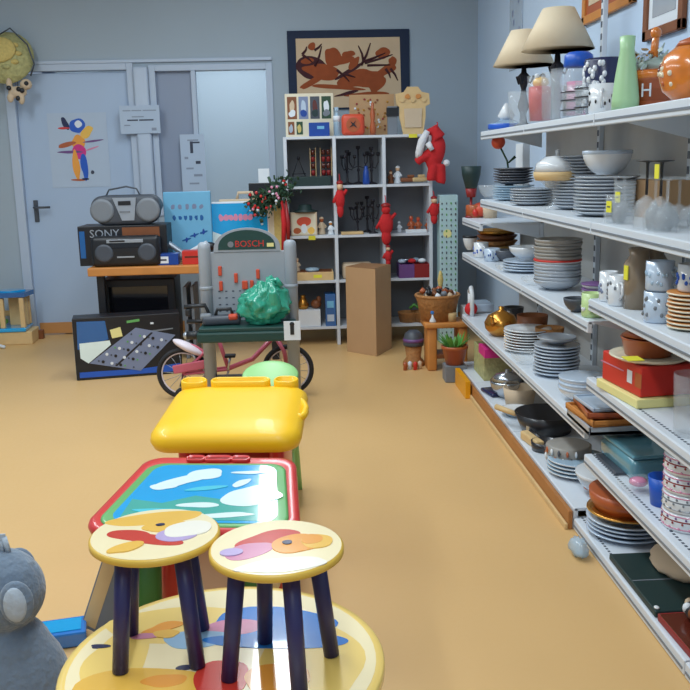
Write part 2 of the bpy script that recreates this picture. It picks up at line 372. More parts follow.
def wine_thing(label, x, y, z, h=.16, R=.034, m='glass', stem='glass', flip=False, group=None, proto={}):
    key = (h, R, m, stem, flip)
    if key in proto: t = copy_tree(proto[key])
    else:
        t = thing('wine_glass', '', 'glass'); F = Matrix.Translation((0, 0, h)) @ Matrix.Rotation(PI, 4, 'X') if flip else Matrix()
        a = MB(); a.M = F; a.lathe([(.004, h*.5), (R*.75, h*.6), (R, h*.78), (R*.86, h), (R*.86-.002, h), (R-.003, h*.78), (R*.7, h*.615), (0, h*.53)], m, 20).build('bowl', t)
        a = MB(); a.M = F; a.lathe([(0, 0), (R*.85, 0), (R*.85, .002), (.006, .006), (.0042, .012), (.004, h*.5), (0, h*.505)], stem, 16).build('stem', t)
        proto[key] = t
    t.location = (x, y, z+.0006); tag(t, label, 'glass', group); return t
def box_thing(name, label, cat, x, y, z, sx, sy, sz, m, rz=0, face=None, bev=.002, group=None):
    b = MB().bx(-sx/2, sx/2, -sy/2, sy/2, 0, sz, m, bev)
    if face: face(b)
    return single(b, name, label, cat, (x, y, z+.0006), rz, group)
def price(b, x, y, z, m=None, s=.018):     # yellow price tag facing the aisle on a thing
    b.box(x, y, z, .0015, s, s*1.15, 'tag_yellow')
def on(px, X, z): return X, shy(px, X, z), z

# ------------------------------------------------------------------ children's round table and two stools
def circle(r, n=40, cx=0, cy=0): return [(cx+r*math.cos(2*PI*i/n), cy+r*math.sin(2*PI*i/n)) for i in range(n)]
TC = (-.168, 1.525); TZ, TR = .42, .298
t = thing('play_table', 'low round yellow play table with glossy painted top under the two stools', 'table', (TC[0], TC[1], 0))
b = MB().lathe([(0, TZ-.024), (TR-.006, TZ-.024), (TR, TZ-.02), (TR, TZ-.004), (TR-.003, TZ-.0002), (TR-.012, TZ), (0, TZ)], 'cream_yellow', 64)
b.at(z=TZ)
b.flat(circle(TR-.016, 56), 'cream', .0004)
def bl(x, y, rx, ry, m, k, j=.18, rot=0): b.blob(x, y, rx, ry, m, .0006+k*.0003, 16, j, rot)
bl(-.09, .14, .16, .07, 'cream_yellow', 0); bl(-.2, .02, .06, .1, 'cream_yellow', 0); bl(.16, -.02, .1, .14, 'cream_yellow', 0)
bl(.09, .13, .13, .06, 'art_blue', 1, .25, -.1); bl(.1, .06, .14, .03, 'art_blue', 2, .2, -.1); bl(.01, .12, .06, .03, 'art_pink', 1)
bl(-.06, .08, .06, .035, 'art_sky', 1, .2); bl(-.13, .13, .035, .02, 'art_orange', 2, .4, .4); bl(-.12, .105, .025, .016, 'art_gold', 3, .3)
bl(-.16, .1, .03, .01, 'art_pink', 2); bl(-.24, .07, .02, .007, 'art_navy', 1, .3); bl(-.07, -.02, .016, .008, 'art_navy', 2, .2)
bl(-.14, -.09, .12, .08, 'art_gold', 1); bl(-.1, -.06, .04, .02, 'art_orange', 2); bl(.0, -.06, .05, .06, 'art_red', 1, .2); bl(.1, -.07, .06, .05, 'art_orange', 1, .2); bl(.13, -.1, .03, .03, 'art_gold', 2)
b.at(); b.build('tabletop', t)
for k in range(4):
    a = PI/4+k*PI/2
    MB().rod((.2*math.cos(a), .2*math.sin(a), TZ-.025), (.23*math.cos(a), .23*math.sin(a), 0), .02, 'navy', .017, 16).build('leg', t)
SR = .119
def stool(cx, cy, rot, label, art):
    t = thing('stool', label, 'stool', (cx, cy, TZ+.002), rot)
    H = .235
    b = MB().lathe([(0, H-.015), (SR-.005, H-.015), (SR, H-.012), (SR, H-.003), (SR-.004, H), (0, H)], 'edge_yellow', 48)
    b.at(z=H, rz=.15-rot); b.flat(circle(SR-.004, 48), 'cream', .0004)
    for (x, y, rx, ry, m, r2) in art: b.blob(x, y, rx, ry, m, .0006+.0003*art.index((x, y, rx, ry, m, r2)), 16, .16, r2)
    b.at(); b.build('seat', t)
    for k in range(4):
        a = PI/4+k*PI/2
        MB().rod((.072*math.cos(a), .072*math.sin(a), H-.0155), (.098*math.cos(a), .098*math.sin(a), .001), .0155, 'navy', .0145, 16).build('leg', t)
    return t
pL = onz(155, 533, TZ+.237); pR = onz(276.5, 546, TZ+.237)
stool(pL.x, pL.y, .04, 'left kids stool with navy legs and a red shape painted on its yellow seat', [(.0, .07, .09, .03, 'art_gold', 0), (-.045, .0, .045, .022, 'art_red', -.5), (-.005, -.03, .06, .02, 'art_red', -.5), (.02, .025, .045, .025, 'art_gold', 0), (.04, -.02, .04, .03, 'art_lilac', .2), (.06, .0, .045, .035, 'art_white', .1), (-.05, -.055, .032, .018, 'art_gold', .5), (.01, .032, .009, .005, 'art_navy', 0)])
stool(pR.x, pR.y, -.44, 'right kids stool with navy legs and an orange and red shape on its yellow seat', [(-.01, .03, .06, .035, 'art_red', .3), (-.05, -.01, .045, .03, 'art_pink', .4), (.0, -.08, .08, .025, 'art_white', 0), (.035, .0, .045, .038, 'art_orange', .1), (.072, .0, .028, .03, 'art_gold', 0), (.065, .01, .02, .02, 'art_orange', 0), (-.08, -.01, .02, .015, 'art_lilac', 0), (.02, .006, .008, .009, 'art_navy', 0)])

# ------------------------------------------------------------------ grey plush toy at the lower left
pl = thing('plush_toy', 'grey stuffed animal toy with pale inner ear sitting on the floor at lower left', 'plush toy', (-.672, 1.87, 0)); pl.scale = (1.07, 1.07, 1.07)
b = MB().ell((0, 0, .155), (.115, .1, .155), 'plush_grey', 24, 16).ell((.0, 0, .23), (.085, .08, .1), 'plush_grey', 24, 16).ell((-.01, 0, .385), (.088, .08, .088), 'plush_grey', 28, 18)
b.ell((-.07, -.02, .35), (.05, .05, .045), 'plush_grey', 18, 12).ell((-.07, -.07, .2), (.075, .032, .035), 'plush_grey', 16, 10).ell((-.05, -.05, .25), (.045, .035, .05), 'plush_grey').ell((-.09, -.08, .06), (.09, .045, .05), 'plush_grey').ell((-.09, .08, .06), (.09, .045, .05), 'plush_grey').ell((-.06, .07, .22), (.06, .03, .035), 'plush_grey')
body = b.build('body', pl); rm = body.modifiers.new('r', 'REMESH'); rm.mode = 'VOXEL'; rm.voxel_size = .007; rm.use_smooth_shade = True
b = MB().ell((0, 0, 0), (.034, .016, .046), 'plush_grey', 18, 12).ell((0, -.008, 0), (.024, .014, .037), 'plush_light', 16, 12)
e1 = b.build('ear', pl, (.045, -.078, .395)); e1['label'] = 'ear with pale fuzzy inside'; e2 = e1.copy(); COL.objects.link(e2); e2.parent = pl; e2.location = (.005, .082, .395); e2.rotation_euler.z = PI
MB().ell((-.142, -.075, .195), (.028, .03, .03), 'plush_skin', 14, 10).build('paw', pl)
MB().tube([(0, 0, .465), (-.002, 0, .495), (.006, 0, .5), (.012, 0, .468)], .006, 'plush_light').box(.002, 0, .495, .014, .003, .026, 'plush_light').build('hanging_loop', pl)
pb = onz(66, 648, 0)
single(MB().bx(-.07, .07, -.05, .05, 0, .045, 'art_blue', .006).bx(-.055, .055, -.035, .035, .0455, .047, 'sky_blue'), 'toy_box', 'small bright blue plastic toy box on the floor beside the grey plush', 'toy', (pb.x-.02, pb.y+.04, .001), .2)
single(MB().bx(-.075, .075, -.008, .008, 0, .25, 'mid_grey', .002).bx(-.07, -.03, -.0086, -.008, .01, .24, 'pale_wood'), 'toy_board', 'grey brown toy board leaning upright behind the round play table', 'toy', (-.60, 2.4, .001), -.5).rotation_euler = (-.1, .35, -.3)

# ------------------------------------------------------------------ yellow toy desk, red picture desk
def rrect(w0, w1, d, r, n=6):
    """rounded trapezoid: w0 half width in front (y=-d), w1 behind (y=+d)"""
    P = []
    for (cx, cy, a0) in ((w1-r, d-r, 0), (-w1+r, d-r, PI/2), (-w0+r, -d+r, PI), (w0-r, -d+r, 1.5*PI)):
        for i in range(n+1): a = a0+PI/2*i/n; P.append((cx+r*math.cos(a), cy+r*math.sin(a)))
    return P
def scalep(P, kx, ky, oy=0): return [(x*kx, y*ky+oy) for x, y in P]
def slab(b, P, prof, m):
    """stack of outlines: prof = [(inset, z)]"""
    n = len(P); vs = []; fs = []
    cx = sum(p[0] for p in P)/n; cy = sum(p[1] for p in P)/n
    W = max(abs(p[0]) for p in P); D = max(abs(p[1]) for p in P)
    for ins, z in prof: vs += [(p[0]*(W-ins)/W, p[1]*(D-ins)/D, z) for p in P]
    for k in range(len(prof)-1):
        for i in range(n): j = (i+1) % n; fs.append([k*n+i, k*n+j, (k+1)*n+j, (k+1)*n+i])
    fs += [list(range(n))[::-1], [(len(prof)-1)*n+i for i in range(n)]]
    b.add(vs, fs, m, True)
def capsule(L, r, n=8):
    P = []
    for c, a0 in ((L/2, -PI/2), (-L/2, PI/2)):
        for i in range(n+1): a = a0+PI*i/n; P.append((c+r*math.cos(a), r*math.sin(a)))
    return P
t = thing('toy_desk', 'yellow plastic toy desk with moulded cup hollows on a red base', 'toy desk', (-.243, 2.92, 0), -.1)
TL = Matrix.Translation((0, 0, .495)) @ Matrix.Rotation(math.radians(7), 4, 'X')
b = MB(); b.M = TL
slab(b, rrect(.243, .236, .225, .07, 8), [(.03, -.045), (.008, -.035), (0, -.012), (.004, .008), (.02, .024), (.06, .034), (.12, .038)], 'toy_yellow')
b.build('desktop', t)
b = MB()
for cx, L in ((-.175, .03), (-.008, .16), (.155, .025)):
    b.M = TL @ T(cx, .215, .01)
    slab(b, capsule(L, .032 if L < .1 else .027), [(.0, -.02), (0, .034), (.004, .038), (.008, .036), (.01, .02)], 'toy_yellow')
    slab(b, scalep(capsule(L, .024 if L < .1 else .019), 1, 1), [(0, .02), (0, .0205)], 'toy_yellow_deep')  # hollow floors in deeper yellow, recess shade put into the colour
b.build('cup_holders', t)
b = MB(); b.M = TL @ T(.222, .02, .012) @ Matrix.Rotation(.12, 4, 'Z')
b.tube([(.018*math.cos(a*PI/8), .07*math.sin(a*PI/8), 0) for a in range(16)], .012, 'toy_yellow', closed=True); b.build('side_handle', t)
for sx in (-1, 1):
    MB().box(sx*.15, .03, .225, .05, .26, .45, 'toy_red', .02, 3).build('side_panel', t)
MB().box(0, .12, .3, .26, .03, .26, 'toy_red', .012, 3).build('back_panel', t)
MB().box(0, -.06, .2, .26, .2, .03, 'toy_red', .012, 3).build('seat_board', t)

t = thing('picture_desk', 'red kids desk with green rim and glossy blue cloud picture, standing behind the stools', 'toy desk', (-.275, 2.3, 0), -.13)
TL = Matrix.Translation((0, 0, .455)) @ Matrix.Rotation(math.radians(8), 4, 'X')
b = MB(); b.M = TL
P = rrect(.272, .226, .205, .06, 8)
slab(b, P, [(.03, -.03), (.004, -.022), (0, -.004), (.004, .006), (.014, .01), (.03, .006)], 'toy_red'); b.build('desktop', t)
b = MB(); b.M = TL @ T(0, -.014, .0065)
slab(b, scalep(P, .89, .84), [(0, 0), (.002, .004), (.008, .005)], 'toy_green'); o = b.build('green_rim', t)
b = MB(); b.M = TL @ T(0, -.014, .0119)
Q = scalep(P, .78, .76)
b.flat(Q, 'sky_blue', .0008)
b.M = TL @ T(0, -.014, .0128)
b.flat([(-.19, -.145), (.185, -.145), (.18, -.03), (.1, -.05), (-.02, -.02), (-.1, -.06), (-.185, -.04)], 'teal_green', .0005)
b.M = TL @ T(0, -.014, .0134)
for x, y, rx, ry, m, r_ in [(-.08, .06, .07, .025, 'cloud', .4), (-.02, .1, .05, .03, 'cloud', 0), (-.12, .03, .035, .02, 'cloud', 0), (.0, .02, .06, .01, 'sky_teal', .2), (.09, .05, .03, .014, 'cloud', .8), (.13, -.02, .08, .05, 'cloud', .1), (0, -.07, .05, .014, 'cloud', 0), (-.1, -.1, .07, .01, 'sky_teal', 0), (.08, -.12, .07, .012, 'cloud', .1), (.1, .11, .05, .008, 'cloud', 0)]:
    b.blob(x, y, rx, ry, m, .0004, 16, .3, r_)
b.build('picture_panel', t)
b = MB()
for cx, L in ((-.07, .025), (-.005, .05), (.06, .025)):
    b.M = TL @ T(cx, .184, .004)
    slab(b, capsule(L, .016), [(0, 0), (0, .01), (.003, .013), (.006, .006)], 'toy_red'); slab(b, capsule(L, .011), [(0, .007), (0, .0075)], 'toy_red_dark')  # dark red floor disc paints the shade inside each hollow
b.build('pencil_hollows', t)
for sx in (-1, 1):
    MB().tube([(sx*.14, -.08, .42), (sx*.15, -.1, .2), (sx*.16, -.1, .0)], [.034, .04, .046], 'leg_green', 14).build('leg', t)
    MB().tube([(sx*.13, .12, .42), (sx*.15, .13, .2), (sx*.16, .14, .0)], [.028, .03, .034], 'toy_red', 14).build('leg', t)
MB().box(0, -.02, .26, .16, .1, .3, 'skin', .02, 3).build('storage_box', t)
MB().box(.212, .0, .36, .018, .4, .16, 'pale_wood', .008, 3).build('side_rail', t)
g = ony(270, 368, 3.45)
t = thing('toy_chair', 'pale green plastic kids chair with oval back behind the yellow desk', 'toy chair', (g.x, 3.45, 0), -.08)
MB().at(0, .0, g.z-.03, rx=PI/2-1.05).ell((0, 0, 0), (.112, .085, .016), 'pale_green', 28, 10).build('backrest', t)
MB().tube([(-.06, .03, g.z-.03), (-.08, .06, .25), (-.09, .08, 0)], .014, 'pale_green').tube([(.06, .03, g.z-.03), (.08, .06, .25), (.09, .08, 0)], .014, 'pale_green').build('rear_frame', t)
MB().box(0, -.05, .24, .2, .18, .02, 'pale_green', .008, 3).build('seat', t)
for sx in (-1, 1): MB().rod((sx*.08, -.11, .24), (sx*.09, -.12, 0), .012, 'pale_green').build('leg', t)

# ------------------------------------------------------------------ toy workbench with its tools
BY = 4.82
xl, xr = ony(204, 250, BY).x, ony(290, 250, BY).x
t = thing('toy_workbench', 'grey and dark green toy workbench with tool wall and arched name board', 'toy workbench', ((xl+xr)/2, BY, 0), -.02)
hw = (xr-xl)/2
for sx in (-1, 1):
    MB().lathe([(0, 0), (.034, 0), (.034, .88), (.031, .905), (.018, .915), (0, .916)], 'bench_grey', 18, (sx*hw, 0, 0)).lathe([(.0345, .66), (.037, .665), (.037, .675), (.0345, .68)], 'bench_grey', 18, (sx*hw, 0, 0)).build('post', t)
pan = MB().bx(-hw+.03, hw-.03, -.006, .012, .42, .86, 'bench_grey', .004)
for ix in range(11):
    for iz in range(6):
        pan.box(-hw+.07+ix*.037, -.0068, .47+iz*.036, .012, .0012, .006, 'hole')
pan.build('tool_wall', t)
arch = [(-hw+.05, 0)]+[((hw-.05)*math.cos(PI-a*PI/16), .125*math.sin(a*PI/16)**.8) for a in range(0, 17)]+[(hw-.05, 0)]
MB().at(0, .012, .86, rx=PI/2).prism(arch, .022, 'bench_grey').build('arch', t)
ar = MB().at(0, -.0105, .872, rx=PI/2).prism([(x*.86, y*.82) for x, y in arch], .002, 'bench_dark')
ar.at(.015, -.013, .90, rx=PI/2).text('BOSCH', .048, 'red'); ar.at(-.085, -.013, .90, rx=PI/2).prism(circle(.016, 16), .0006, 'mid_grey')
ar.at(.125, -.013, .893, rx=PI/2).flat([(-.018, -.01), (.018, -.01), (.018, .01), (-.018, .01)], 'note_yellow', .0006)
tag(ar.build('name_board', t), 'dark board reading BOSCH in red')
for px, py, w_, h_ in [(220, 271, .014, .045), (221, 286, .014, .045), (236, 278, .014, .045), (245, 285, .022, .04), (258, 274, .014, .045), (252, 285, .014, .045)]:
    p = ony(px, py, BY-.012); MB().box(p.x-t.location.x, -.012, p.z, w_*1.4, .012, h_*1.15, 'tool_orange', .004).build('tool_clip', t)
WZ = ony(240, 328, BY-.25).z
MB().bx(-hw-.03, hw+.03, -.26, -.0085, WZ-.075, WZ-.02, 'bench_dark', .01).bx(-hw-.02, hw+.02, -.25, -.0085, WZ-.02, WZ, 'bench_dark', .004).build('worktop', t)
MB().bx(-hw+.03, hw-.03, -.03, .01, .14, .19, 'bench_black', .006).build('crossbar', t)
q = ony(186, 338, BY-.2); MB().rod((q.x-t.location.x, -.15, WZ-.05), (-hw-.02, -.15, WZ-.05), .022, 'bench_black').ell((q.x-t.location.x, -.15, WZ-.05), (.02, .02, .02), 'silver').build('vise_knob', t)
MB().box(hw+.005, -.262, WZ-.02, .085, .004, .1, 'paper', .001).box(hw+.005, -.265, WZ-.01, .02, .003, .06, 'bench_black').ell((hw+.005, -.266, WZ+.015), (.012, .003, .012), 'bench_black').build('switch_plate', t)
p = ony(222, 325, BY-.12)
td = thing('toy_power_tool', 'dark grey toy power saw lying on the workbench, left of the green bag', 'toy tool', (p.x, BY-.13, WZ+.001), .1)
MB().box(0, 0, .025, .2, .08, .05, 'dark_grey', .018, 3).box(-.08, 0, .045, .06, .06, .03, 'mid_grey', .01).build('body', td)
MB().tube([(-.03, 0, .045), (-.02, 0, .08), (.05, 0, .08), (.06, 0, .045)], .01, 'bench_black').box(.06, -.02, .04, .05, .05, .03, 'tool_orange', .01).build('handle', td)
p = ony(198, 312, BY-.06)
td = thing('toy_clamp', 'black toy clamp at the left end of the workbench top', 'toy tool', (p.x-.01, BY-.075, WZ+.001))
MB().tube([(-.06, 0, .09), (.05, 0, .095), (.07, 0, .05), (.03, 0, .01), (-.05, 0, .01)], .012, 'bench_black').box(-.04, 0, .06, .03, .03, .04, 'bench_black', .008).build('body', td)
p = ony(264, 303, BY-.13)
b = MB()
bm = bmesh.new(); bmesh.ops.create_icosphere(bm, subdivisions=5, radius=1)
from mathutils import noise
for v in bm.verts:
    c = v.co.copy(); n1 = noise.noise(c*2.2)*.3+abs(noise.noise(c*5.1))*.22+noise.noise(c*11)*.06
    zz = c.z; s_ = 1+n1-.18*max(0, zz)
    v.co = Vector((c.x*.125*s_*(1-.25*max(0, zz)), c.y*.09*s_, max(-.1, zz*.115*(1+n1*.6))+ (.03 if c.x > .2 and zz > .2 else 0)))
b.add([v.co[:] for v in bm.verts], [[v.index for v in f.verts] for f in bm.faces], 'bag_green', True); bm.free()
bg = single(b, 'plastic_bag', 'crumpled translucent green plastic bag on the workbench top', 'bag', (p.x-.0, BY-.135, WZ+.102))
MB().tube([(.03, 0, .08), (.045, -.01, .125), (.07, .0, .13), (.09, 0, .09)], [.02, .012, .014, .02], 'bag_green').build('tied_handle', bg)

# ------------------------------------------------------------------ pink kids bike
KY = 5.06; RW = .15
wl, wr = ony(183, 372, KY), ony(288, 370, KY)
t = thing('kids_bike', 'small pink and white kids bike parked behind the workbench', 'bike', (wr.x, KY, 0), PI)
D = wr.x-wl.x
def wheel(x):
    b = MB().at(x, 0, RW, rx=PI/2); b.tube([((RW-.014)*math.cos(k*PI/20), (RW-.014)*math.sin(k*PI/20), 0) for k in range(40)], .014, 'rubber', 8, True)
    w_ = b.build('wheel', t)
    b = MB().at(x, 0, RW, rx=PI/2); b.tube([((RW-.03)*math.cos(k*PI/20), (RW-.03)*math.sin(k*PI/20), 0) for k in range(40)], .005, 'bike_white', 6, True)
    for k in range(14): a = k*PI/7; b.rod((.01*math.cos(a), .01*math.sin(a), .012*(-1)**k), ((RW-.032)*math.cos(a+.1), (RW-.032)*math.sin(a+.1), 0), .0016, 'spoke', seg=5)
    b.at(x, 0, RW, rx=PI/2).cyl(0, 0, -.03, .03, .014, 'chrome'); b.build('rim_and_spokes', w_)
wheel(0); wheel(D)
f = MB().tube([(0, -.035, RW), (.02, -.035, .27), (.055, -.02, .33), (.07, 0, .44)], .011, 'bike_pink').tube([(0, .035, RW), (.02, .035, .27), (.055, .02, .33)], .011, 'bike_pink')
f.tube([(.06, 0, .36), (.2, 0, .22), (.34, 0, .17)], .014, 'bike_pink').tube([(.34, 0, .17), (.4, 0, .38)], .012, 'bike_pink').rod((.34, -.03, .17), (D, -.03, RW), .008, 'bike_pink').rod((.34, .03, .17), (D, .03, RW), .008, 'bike_pink').rod((.4, -.02, .34), (D, -.03, RW), .008, 'bike_pink').rod((.4, .02, .34), (D, .03, RW), .008, 'bike_pink')
f.build('frame', t)
MB().at(D-.07, .045, .2, ry=.15).box(0, 0, 0, .24, .014, .05, 'bike_pink', .006).build('chain_guard', t)
MB().at(D-.04, 0, .3, ry=-.5).ell((0, 0, 0), (.1, .05, .025), 'bike_white').build('saddle', t)
MB().rod((D-.1, 0, .17), (D-.05, 0, .3), .011, 'chrome').build('seat_post', t)
MB().tube([(.07, 0, .44), (.06, -.05, .46), (.05, -.15, .47)], .009, 'chrome').tube([(.07, 0, .44), (.06, .05, .46), (.05, .15, .47)], .009, 'chrome').build('handlebar', t)
for s_ in (-1, 1): MB().rod((.05, s_*.15, .47), (.045, s_*.22, .47), .015, 'bike_white').build('grip', t)
MB().at(D, 0, RW, rx=PI/2, rz=0).tube([((RW+.018)*math.cos(a), (RW+.018)*math.sin(a), 0) for a in [k*PI/12+1.5 for k in range(6)]], .014, 'bike_pink').build('mudguard', t)
MB().rod((.34, -.05, .17), (.36, -.05, .08), .007, 'chrome').box(.36, -.085, .075, .06, .05, .016, 'rubber', .004).build('pedal', t)
MB().rod((.34, .05, .17), (.32, .05, .26), .007, 'chrome').box(.32, .085, .262, .06, .05, .016, 'rubber', .004).build('pedal', t)
for s_ in (-1, 1): MB().at(D-.01, s_*.12, .05, rx=PI/2).tube([(.038*math.cos(k*PI/8), .038*math.sin(k*PI/8), 0) for k in range(16)], .011, 'rubber', 6, True).cyl(0, 0, -.008, .008, .03, 'bike_white').at().rod((D-.01, s_*.12, .05), (D, s_*.034, RW), .005, 'chrome').build('training_wheel', t)

# ------------------------------------------------------------------ left table with radios, game boxes and what stands under it
TY0, TY1 = 5.98, 6.62; tz = ony(140, 267, TY0).z
tx0, tx1 = ony(87, 268, TY0).x, -.125
t = thing('wooden_table', 'light wood table against the back wall carrying radios and game boxes', 'table', (0, 0, 0))
MB().bx(tx0, tx1, TY0, TY1, tz-.055, tz, 'wood', .006).build('tabletop', t)
for x in (tx0+.07, tx1-.07):
    for y in (TY0+.07, TY1-.07): MB().bx(x-.025, x+.025, y-.025, y+.025, 0, tz-.055, 'black', .004).build('leg', t)
p0, p1 = ony(99, 282, 6.12), ony(174, 282, 6.12)
tv = thing('television', 'black switched-off television standing under the wooden table', 'television', ((p0.x+p1.x)/2, 6.3, .0006))
MB().bx(-(p1.x-p0.x)/2, (p1.x-p0.x)/2, -.15, .15, 0, tz-.1, 'black', .01).build('cabinet', tv)
MB().bx(-.2, .2, -.154, -.1505, .1, tz-.15, 'black_gloss', .001).build('screen', tv)
sp = ony(186, 300, 6.2)
single(MB().bx(-.012, .012, -.15, .15, 0, .5, 'mid_grey', .002).bx(.04, .06, -.15, .15, 0, .5, 'mid_grey', .002).bx(-.012, .06, -.02, .02, .2, .24, 'mid_grey'), 'metal_frame', 'thin grey metal frame standing under the table, right of the television', 'frame', (sp.x, 6.3, .0006))

def picture_box():
    bl_, br_ = onz(77, 381, 0), onz(183, 373, 0); tl = ony(74, 316, bl_.y)
    L = (br_-bl_).length; ang = math.atan2(br_.y-bl_.y, br_.x-bl_.x); H = tl.z-.02
    t = thing('mixer_box', 'large dark blue box with a printed sound mixer, on the floor before the table', 'box', (bl_.x, bl_.y, .001), ang)
    b = MB().bx(0, L, 0, .16, 0, H, 'black', .004)
    b.bx(-.001, 0, .002, .158, .004, H-.004, 'mid_grey'); b.build('carton', t)
    def R_(u, v): return (u*L, v*H)
    f = MB().at(0, -.0005, 0, rx=PI/2)
    f.flat([R_(.03, .04), R_(.98, .04), R_(.98, .17), R_(.6, .12), R_(.2, .13), R_(.03, .13)], 'blue', .0008)
    f.flat([R_(.03, .5), R_(.32, .64), R_(.3, .94), R_(.04, .95)], 'screen_blue', .0008)
    f.flat([R_(.05, .36), R_(.12, .27), R_(.34, .55), R_(.33, .62), R_(.05, .6)], 'cloud', .0012)
    f.flat([R_(.13, .27), R_(.60, .09), R_(.95, .64), R_(.58, .80)], 'console_grey', .0018)
    f.flat([R_(.36, .20), R_(.38, .19), R_(.74, .70), R_(.72, .71)], 'black', .0022)
    for i in range(9):
        for j in range(5):
            u = .2+.36*(i/9)+.08*j+.0; v = .3-.16*(i/9)+.1*j
            if (i*7+j*3) % 5 < 4: f.at(u*L+.01, -.003, v*H, rx=PI/2); f.prism(circle(.006+.004*((i+j) % 2), 8), .002, ['hole', 'paper', 'toy_green', 'black'][(i*3+j) % 4])
    f.at(0, -.0005, 0, rx=PI/2)
    f.flat([R_(.66, .70), R_(.93, .74), R_(.93, .76), R_(.66, .73)], 'mid_grey', .001); f.flat([R_(.5, .88), R_(.62, .9), R_(.62, .94), R_(.5, .92)], 'toy_green', .001)
    f.flat([R_(.72, .84), R_(.75, .84), R_(.75, .87), R_(.72, .87)], 'paper', .001)
    f.build('printed_front', t)
    tag(MB().at(.40*L, -.004, .74*H, rx=PI/2, ry=0).at(.40*L, -.004, .74*H, rx=PI/2) .prism([(-.03, -.035), (.035, -.025), (.025, .035), (-.04, .02)], .001, 'note_yellow').build('price_note', t), 'pale yellow handwritten note')
picture_box()

def px_box(name, label, cat, x0, y0, x1, y1, Y, dep, m, face=None, rz=0, bev=.004):
    a, c = ony(x0, y1, Y), ony(x1, y0, Y); W, H = c.x-a.x, c.z-a.z
    t = thing(name, label, cat, ((a.x+c.x)/2, Y+dep/2, a.z), rz)
    MB().bx(-W/2, W/2, -dep/2, dep/2, 0, H, m, bev).build('carton', t)
    if face:
        f = MB().at(-W/2, -dep/2-.0004, 0, rx=PI/2); face(f, W, H); f.build('printed_front', t)
    return t, W, H
# radios
bz = ony(130, 266, 6.1).z
t, W, H = px_box('stereo_box', 'black stereo carton with white lettering, between the two radios on the table', 'box', 80, 221, 166, 263, 6.12, .28, 'black', lambda f, W, H: (f.at(-W*.2, -.142, H*.8, rx=PI/2).text('SONY', .075, 'silver', .0003), f.at(W*.2, -.1415, H*.8, rx=PI/2).flat([(-W*.2, -.04), (W*.22, -.04), (W*.22, .04), (-W*.2, .04)], 'dark_wood', .0006), f.at(-W/2+.03, -.1415, H*.5, rx=PI/2).flat([(-.02, -.08), (.015, -.08), (.015, .1), (-.02, .1)], 'screen_blue', .0006)))
t.location.z = tz+.001; stz = tz+.001+H
W0 = ony(91, 240, 6.05); W1 = ony(160, 240, 6.05)
t = thing('boombox', 'black portable radio with silver trim, lower one in front of the stereo carton', 'radio', ((W0.x+W1.x)/2, 6.06, tz+.001), .02)
hw = (W1.x-W0.x)/2; bh = ony(120, 236, 6.05).z-tz
MB().box(0, 0, bh/2, hw*2, .09, bh, 'black', .03, 4).box(0, -.044, bh*.72, hw*.9, .006, bh*.22, 'black_gloss', .002).build('body', t)
tag(MB().box(0, -.0485, bh*.84, hw*1.05, .004, .022, 'silver', .001).box(-.05, -.05, bh*.84, .1, .003, .012, 'black').box(0, -.049, bh*.32, hw*.5, .004, .01, 'silver').build('control_panel', t), 'silver trim')
for s_ in (-1, 1): MB().at(s_*hw*.62, -.0435, bh*.45, rx=PI/2).lathe([(0, .003), (bh*.22, .004), (bh*.3, .004), (bh*.3, 0)], 'dark_grey', 24).build('speaker', t)
t = thing('cd_radio', 'silver and grey portable radio on top of the stereo carton', 'radio', (ony(127, 210, 6.2).x, 6.22, stz+.0006), .0)
hw = (ony(161, 210, 6.2).x-ony(92, 210, 6.2).x)/2; H = ony(127, 195, 6.2).z-stz
b = MB(); P = [(x, y) for x, y in rrect(hw*.93, hw, H/2, H*.42, 6)]
b.at(0, .09, H/2, rx=PI/2); slab(b, P, [(.012, 0), (0, .015), (0, .16), (.012, .175), (.03, .18)], 'dark_grey'); b.build('body', t)
for s_ in (-1, 1): MB().at(s_*hw*.66, -.088, H*.5, rx=PI/2).lathe([(0, .006), (H*.3, .007), (H*.4, .006), (H*.4, 0)], 'mid_grey', 24).build('speaker', t)
tag(MB().at(0, -.0905, H/2, rx=PI/2).prism([(-hw*.34, H*.42), (hw*.34, H*.42), (hw*.25, -H*.34), (-hw*.1, -H*.34)], .006, 'silver').at().box(.0, -.099, H*.74, hw*.36, .003, .028, 'black').box(.0, -.099, H*.45, hw*.3, .003, .012, 'mid_grey').build('control_panel', t), 'silver control panel with dark display')
MB().tube([(-hw*.62, 0, H*.92), (-hw*.5, 0, H*1.18), (0, 0, H*1.28), (hw*.3, 0, H*1.2), (hw*.42, 0, H*.92)], .006, 'dark_grey').build('carry_handle', t)
# small things at the table edge
a = ony(148, 260, 6.02)
box_thing('small_box', 'small dark blue carton with a white label at the table edge beside the boombox', 'box', ony(167, 255, 6.02).x, 6.09, tz, .14, .1, .075, 'deep_blue', face=lambda b: b.box(-.03, -.0505, .035, .07, .001, .045, 'paper').box(-.03, -.0512, .035, .045, .001, .012, 'ink'))
box_thing('small_box', 'small red carton at the table edge, right of the dark blue carton', 'box', ony(191, 255, 6.02).x, 6.09, tz, .125, .1, .09, 'red', face=lambda b: b.box(0, -.0505, .05, .09, .001, .012, 'terracotta_dark'))
